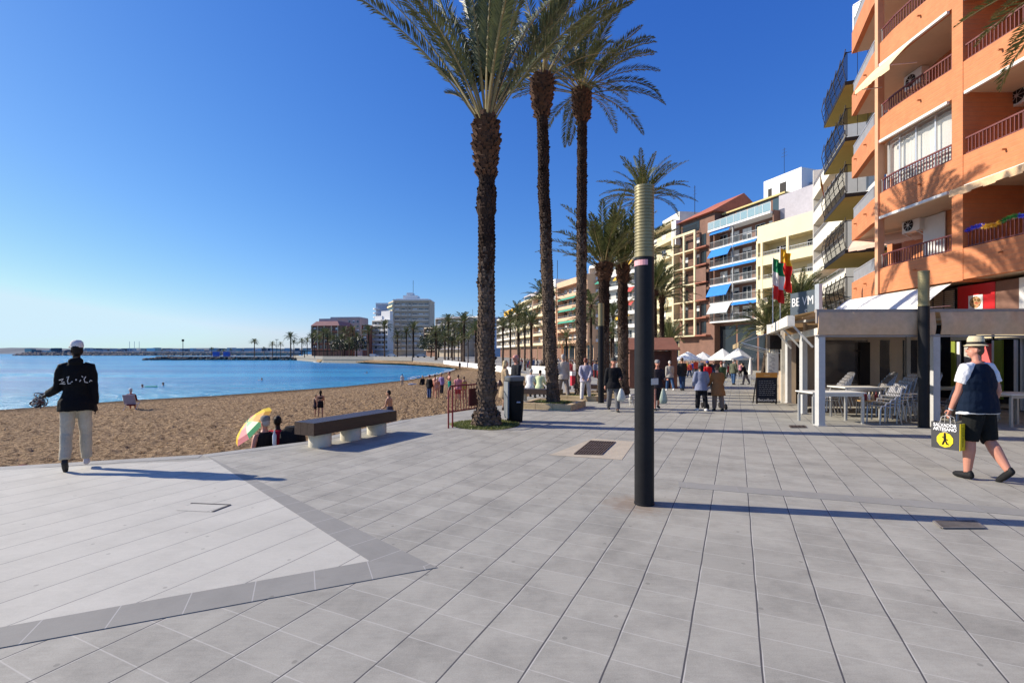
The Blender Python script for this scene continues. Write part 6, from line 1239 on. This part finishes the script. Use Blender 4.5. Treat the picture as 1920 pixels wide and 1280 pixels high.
bather('girl in black shorts with long dark hair, right of the two girls', 601, 783, 732, 20, legs=STAND, top=('bikini', BLKF), bot=('trunks', BLKF), skin='tan', hair='black', hs='long', female=True, **BATH)
bather('smaller girl in a dark swimsuit facing the girl with long dark hair', 591, 783, 739, -60, legs=STAND, arms=((20, 8, 80), (20, 8, 60)), top=('none', (.03, .02, .03)), bot=('trunks', BLKF), skin='tan', hair='blond', hs='bun', female=True, **BATH)
d_ = 13.2; x_ = at(731, d_); z_ = sandz(x_, d_); person('bare chested dark haired boy on the sand beyond the big bench', (x_, d_, z_), (hz(732, d_) - z_), R(75), STAND, ((14, 8, 50), (6, 8, 40)), 4, ('bare', None), ('trunks', (.05, .05, .08)), 'tan', 'black', near=1, shoes=None, turn=10)
bather('man in a black top and blue jeans standing left of the swimmers on the sand', 805, 747, 703, -30, legs=STAND, top=('long', BLKF), bot=('trousers', (.03, .06, .16)), hair='red')
bather('bather with bare back in an orange swimsuit in the group by the barrier', 820, 748, 707, 10, legs=STAND, top=('bikini', (.5, .2, .12)), bot=('briefs', (.55, .28, .2)), skin='red', hair='white', **BATH)
bather('second sunburnt bather just behind the orange swimsuit', 815, 745, 702, -20, legs=STAND, top=('bare', None), bot=('briefs', (.4, .12, .08)), skin='red', hair='brown', **BATH)
bather('person in a purple top and sun hat talking to the bathers', 828, 739, 700, 150, legs=STAND, top=('long', (.28, .2, .38)), bot=('trousers', (.02, .02, .03)), hair='brown', hat=('straw', (.1, .06, .08)), skin='tan')
bather('bare chested man in green trunks behind the left end of the barrier', 843, 742, 697, 120, legs=STAND, arms=((40, 8, 110), (10, 8, 40)), top=('bare', None), bot=('shorts', (.01, .24, .19)), skin='red', hair='red', **BATH)
bather('person in a pink shirt and red shorts seen through the barrier bars', 859, 752, 703, 5, legs=STAND, top=('short', (.62, .25, .28)), bot=('shorts', (.4, .05, .05)), skin='red', hair='brown', fat=1.2)
bather('person in a yellow swimsuit beside the pink shirt, seen through the barrier', 870, 750, 706, 10, legs=STAND, top=('bikini', (.5, .45, .1)), bot=('briefs', (.5, .45, .1)), skin='tan', hair='brown', **BATH)
bather('child in white standing at the water edge', 754, 723, 701, 0, legs=STAND, top=('long', (.5, .5, .48)), bot=('trousers', (.4, .33, .26)), hair='black')
p, _ = spot(793, 722); person('person in black sitting on the sand near the water', p, 1.6, R(40), ((88, 100), (80, 90)), ((20, 8, 20), (20, 8, 20)), 6, ('long', BLKF), ('trousers', BLKF), 'tan', 'blond', near=-1, sit=.14)
p, _ = spot(772, 722); m = MB(); m.ell((0, 0, .08), (.35, .2, .12)); m.ell((.3, .1, .06), (.2, .15, .1)); o = m.build('towel_heap', fab((.35, .36, .42))); o.location = p; tag(o, 'grey heap of towels left of the seated person in black', 'towels')
# sitters at the foot of the promenade edge
def seated(label, px, hy, d, H, rz, **k):
    x = at(px, d); top = hz(hy, d); z = sandz(x, d); return person(label, (x, d, z), H, R(rz), sit=max(.12, top - z - .475 * H), shoes=None, **k)
seated('man in a grey flat cap and black vest sitting below the promenade edge', 492, 794, 9.45, 1.70, 62, legs=((84, 40), (80, 26)), arms=((-20, 20, 6), (24, 10, 30)), lean=-8, top=('none', BLKF), bot=('trunks', (.02, .02, .03)), skin='red', hair='grey', hat=('cap', (.22, .20, .18)), near=1, fat=1.15)
seated('person in a red and black top sitting between the grey cap and the big bench', 520, 792, 9.75, 1.62, 20, legs=((86, 60), (82, 50)), arms=((10, 10, 20), (10, 10, 30)), lean=4, top=('long', (.50, .012, .03)), bot=('trousers', BLKF), skin='dark', hair='black', near=1)
x_, d_ = at(549, 9.6), 9.6; m = MB(); m.rings([[(x, y, z) for x, y in sq(r_)] for r_, z in ((.19, sandz(x_, d_)), (.22, -.1), (.20, .14), (.12, .24))]); o = m.build('rucksack', fab((.010, .010, .012)), None, 40); o.location = (x_, d_, 0); tag(o, 'large black rucksack propped against the near end of the big bench', 'rucksack')
m = MB(); x_, d_ = at(517, 9.3), 9.25; m.lathe([(.035, -.10), (.037, .12), (.014, .17), (.014, .21)], 12, (x_, d_)); tag(m.build('water_bottle', mat('bottle_plastic', (.5, .55, .62), .2, .1, 9), None, 40), 'clear plastic water bottle standing between the two sitters', 'bottle')
o = thing('beach_umbrella', 'small tilted umbrella with yellow pink green and orange panels', 'umbrella', (at(476, 10.6), 10.6, sandz(at(476, 10.6), 10.6) + .0), 0); m = MB(); c = V((0, 0, .62)); ax = V((-.58, -.46, .66)).normalized(); m.tube([c - ax * .75, c + ax * .2], .009, 6); m.build('pole', ALU, o)
u = ax.orthogonal().normalized(); u = (V((.50, .25, .8)) - ax * ax.dot(V((.50, .25, .8)))).normalized(); v_ = ax.cross(u); m = MB(); N = 8; pc_ = [0, 1, 2, 3, 0, 1, 2, 3]
def up(a, r, h): return c + ax * h + (u * cos(a) + v_ * sin(a)) * r
for k in range(N):
    for j in range(4):
        a0 = 2 * pi * (k + j / 4 - .5) / N; a1 = 2 * pi * (k + (j + 1) / 4 - .5) / N; sc = lambda q: 1 - .07 * sin(pi * q); 
        for (r0, h0, r1, h1) in ((.0, .17, .23, .145), (.23, .145, .42, .08), (.42, .08, .53, 0)): m.face([up(a0, r0 * sc(j / 4) + .001, h0), up(a1, r0 * sc((j + 1) / 4) + .001, h0), up(a1, r1 * sc((j + 1) / 4), h1), up(a0, r1 * sc(j / 4), h1)], pc_[k])
m.build('canopy', [leafmat('panel_yellow', (.80, .55, .01), (.9, .65, .02)), leafmat('panel_pink', (.75, .22, .24), (.85, .32, .33)), leafmat('panel_green', (.04, .45, .12), (.08, .55, .2)), leafmat('panel_orange', (.75, .35, .03), (.8, .42, .05))], o)
# folding chair by the sea
p, _ = spot(246, 769); o = thing('beach_chair', 'low patterned folding beach chair by the waterline', 'beach chair', p, R(15)); m = MB()
for s in (-1, 1): m.tube([(s * .27, -.25, 0), (s * .27, .25, .42)], .013, 6); m.tube([(s * .27, .25, 0), (s * .27, -.1, .35), (s * .27, -.3, .85)], .013, 6)
m.build('frame', ALU, o); m = MB(); m.box(-.26, .26, -.1, .28, .33, .36); m.build('seat', fab((.3, .28, .36)), o); m = MB(); m.bar((0, -.1, .38), (0, -.3, .85), .5, .03, up=(0, 1, .4)); m.build('backrest', fab((.34, .33, .42)), o)
person('person in a sun hat and dark red top sitting in the patterned beach chair', (p.x - .05, p.y + .05, p.z), 1.6, R(30), ((80, 50), (76, 40)), ((20, 8, 40), (20, 8, 40)), -8, ('long', (.16, .03, .035)), ('trunks', BLKF), 'red', 'grey', hat=('cap', (.6, .58, .55)), near=0, sit=.40, shoes=None)
def swimmer(label, px, wy, kind):
    q = G(px, wy, SEA); o = thing('person', label, 'person', (q.x, q.y, SEA), 0, 'swimmers'); m = MB(); m.ell((0, 0, .18), (.09, .1, .13)); m.tube([(0, 0, .1), (0, 0, -.05)], .055, 8)
    if kind: m.rings([[(rx * cos(a), .12 * sin(a), z) for a in [2 * pi * k / 12 for k in range(12)]] for z, rx in ((-.5, .16), (-.15, .2), (-.02, .19), (.05, .06))]); m.tube([(-.18, 0, -.05), (-.5, .1, -.12)], .045, 6); m.tube([(.18, 0, -.05), (.5, .1, -.12)], .045, 6)
    else: m.tube([(-.1, 0, -.1), (-.5, 0, -.06)], [.1, .12], 8)
    skinmesh(m, 'body', skinm('tan'), o, .025); m = MB(); m.ell((0, -.02, .23), (.1, .11, .1)); m.build('hair', hairm('brown'), o, 60); return o
swimmer('swimmer near the folding chair, left of the pair in the water', 267, 726, 1); swimmer('swimmer with spread arms, right of the pair in the water', 306, 722, 1); swimmer('lone swimmer in the middle of the bay', 491, 713, 0); swimmer('far swimmer with arms stretched in front of the quay', 688, 700, 0)
o = MB(); q = G(284, 725, SEA); o.tube([q + V((-.7, 0, 0)), q + V((.6, 0, .03))], .07, 8); tag(o.build('float', mat('float_green', (.05, .4, .15), .4, .1, 3)), 'green swimming float between the two swimmers', 'float')
def heap(label, px, d, cols, zz, name='beach_bag'):
    m = MB(); rg = random.Random(label); x = at(px, d); z = sandz(x, d)
    for k in range(7): m.ell((rg.uniform(-.3, .3), rg.uniform(-.15, .15), rg.uniform(.05, zz)), (rg.uniform(.07, .17), .10, rg.uniform(.04, .08)), 8, k % len(cols), 6)
    o = m.build(name, [fab(c) for c in cols], None, 60); o.location = (x, d, z); return tag(o, label, 'bag')
heap('heap of pink green and teal beach bags beyond the big bench', 764, 13.9, [(.45, .03, .15), (.02, .3, .12), (.01, .25, .25), BLKF], .3); heap('yellow and dark red bundle lying below the left end of the promenade edge', 8, 8.0, [(.20, .03, .03), (.5, .5, .05), (.16, .03, .04)], .28); heap('small green and grey bundle just left of the man in the white cap', 40, 8.0, [(.1, .16, .03), (.4, .4, .42)], .26)
random.seed(60)
for k, (px, py, c) in enumerate(((826, 683, (.4, .3, .25)), (862, 687, (.05, .04, .05)), (737, 672, (.06, .05, .05)), (752, 676, (.05, .03, .03)), (805, 678, (.2, .05, .06)), (832, 674, (.06, .06, .1)))):
    d = (150, 100, 168, 168, 150, 135)[k]; x = at(px, d); person('tiny bather ' + ('beside the surf on the far sand', 'standing alone on the far sand left of the thick palm', 'walking below the quay wall', 'paddling near the quay wall', 'in a red top on the far sand', 'in blue by the far white wall')[k], (x, d, sandz(x, d)), 1.65, rnd(0, 6), STAND, top=('long', c), bot=('trousers', c), near=-1, group='far bathers')
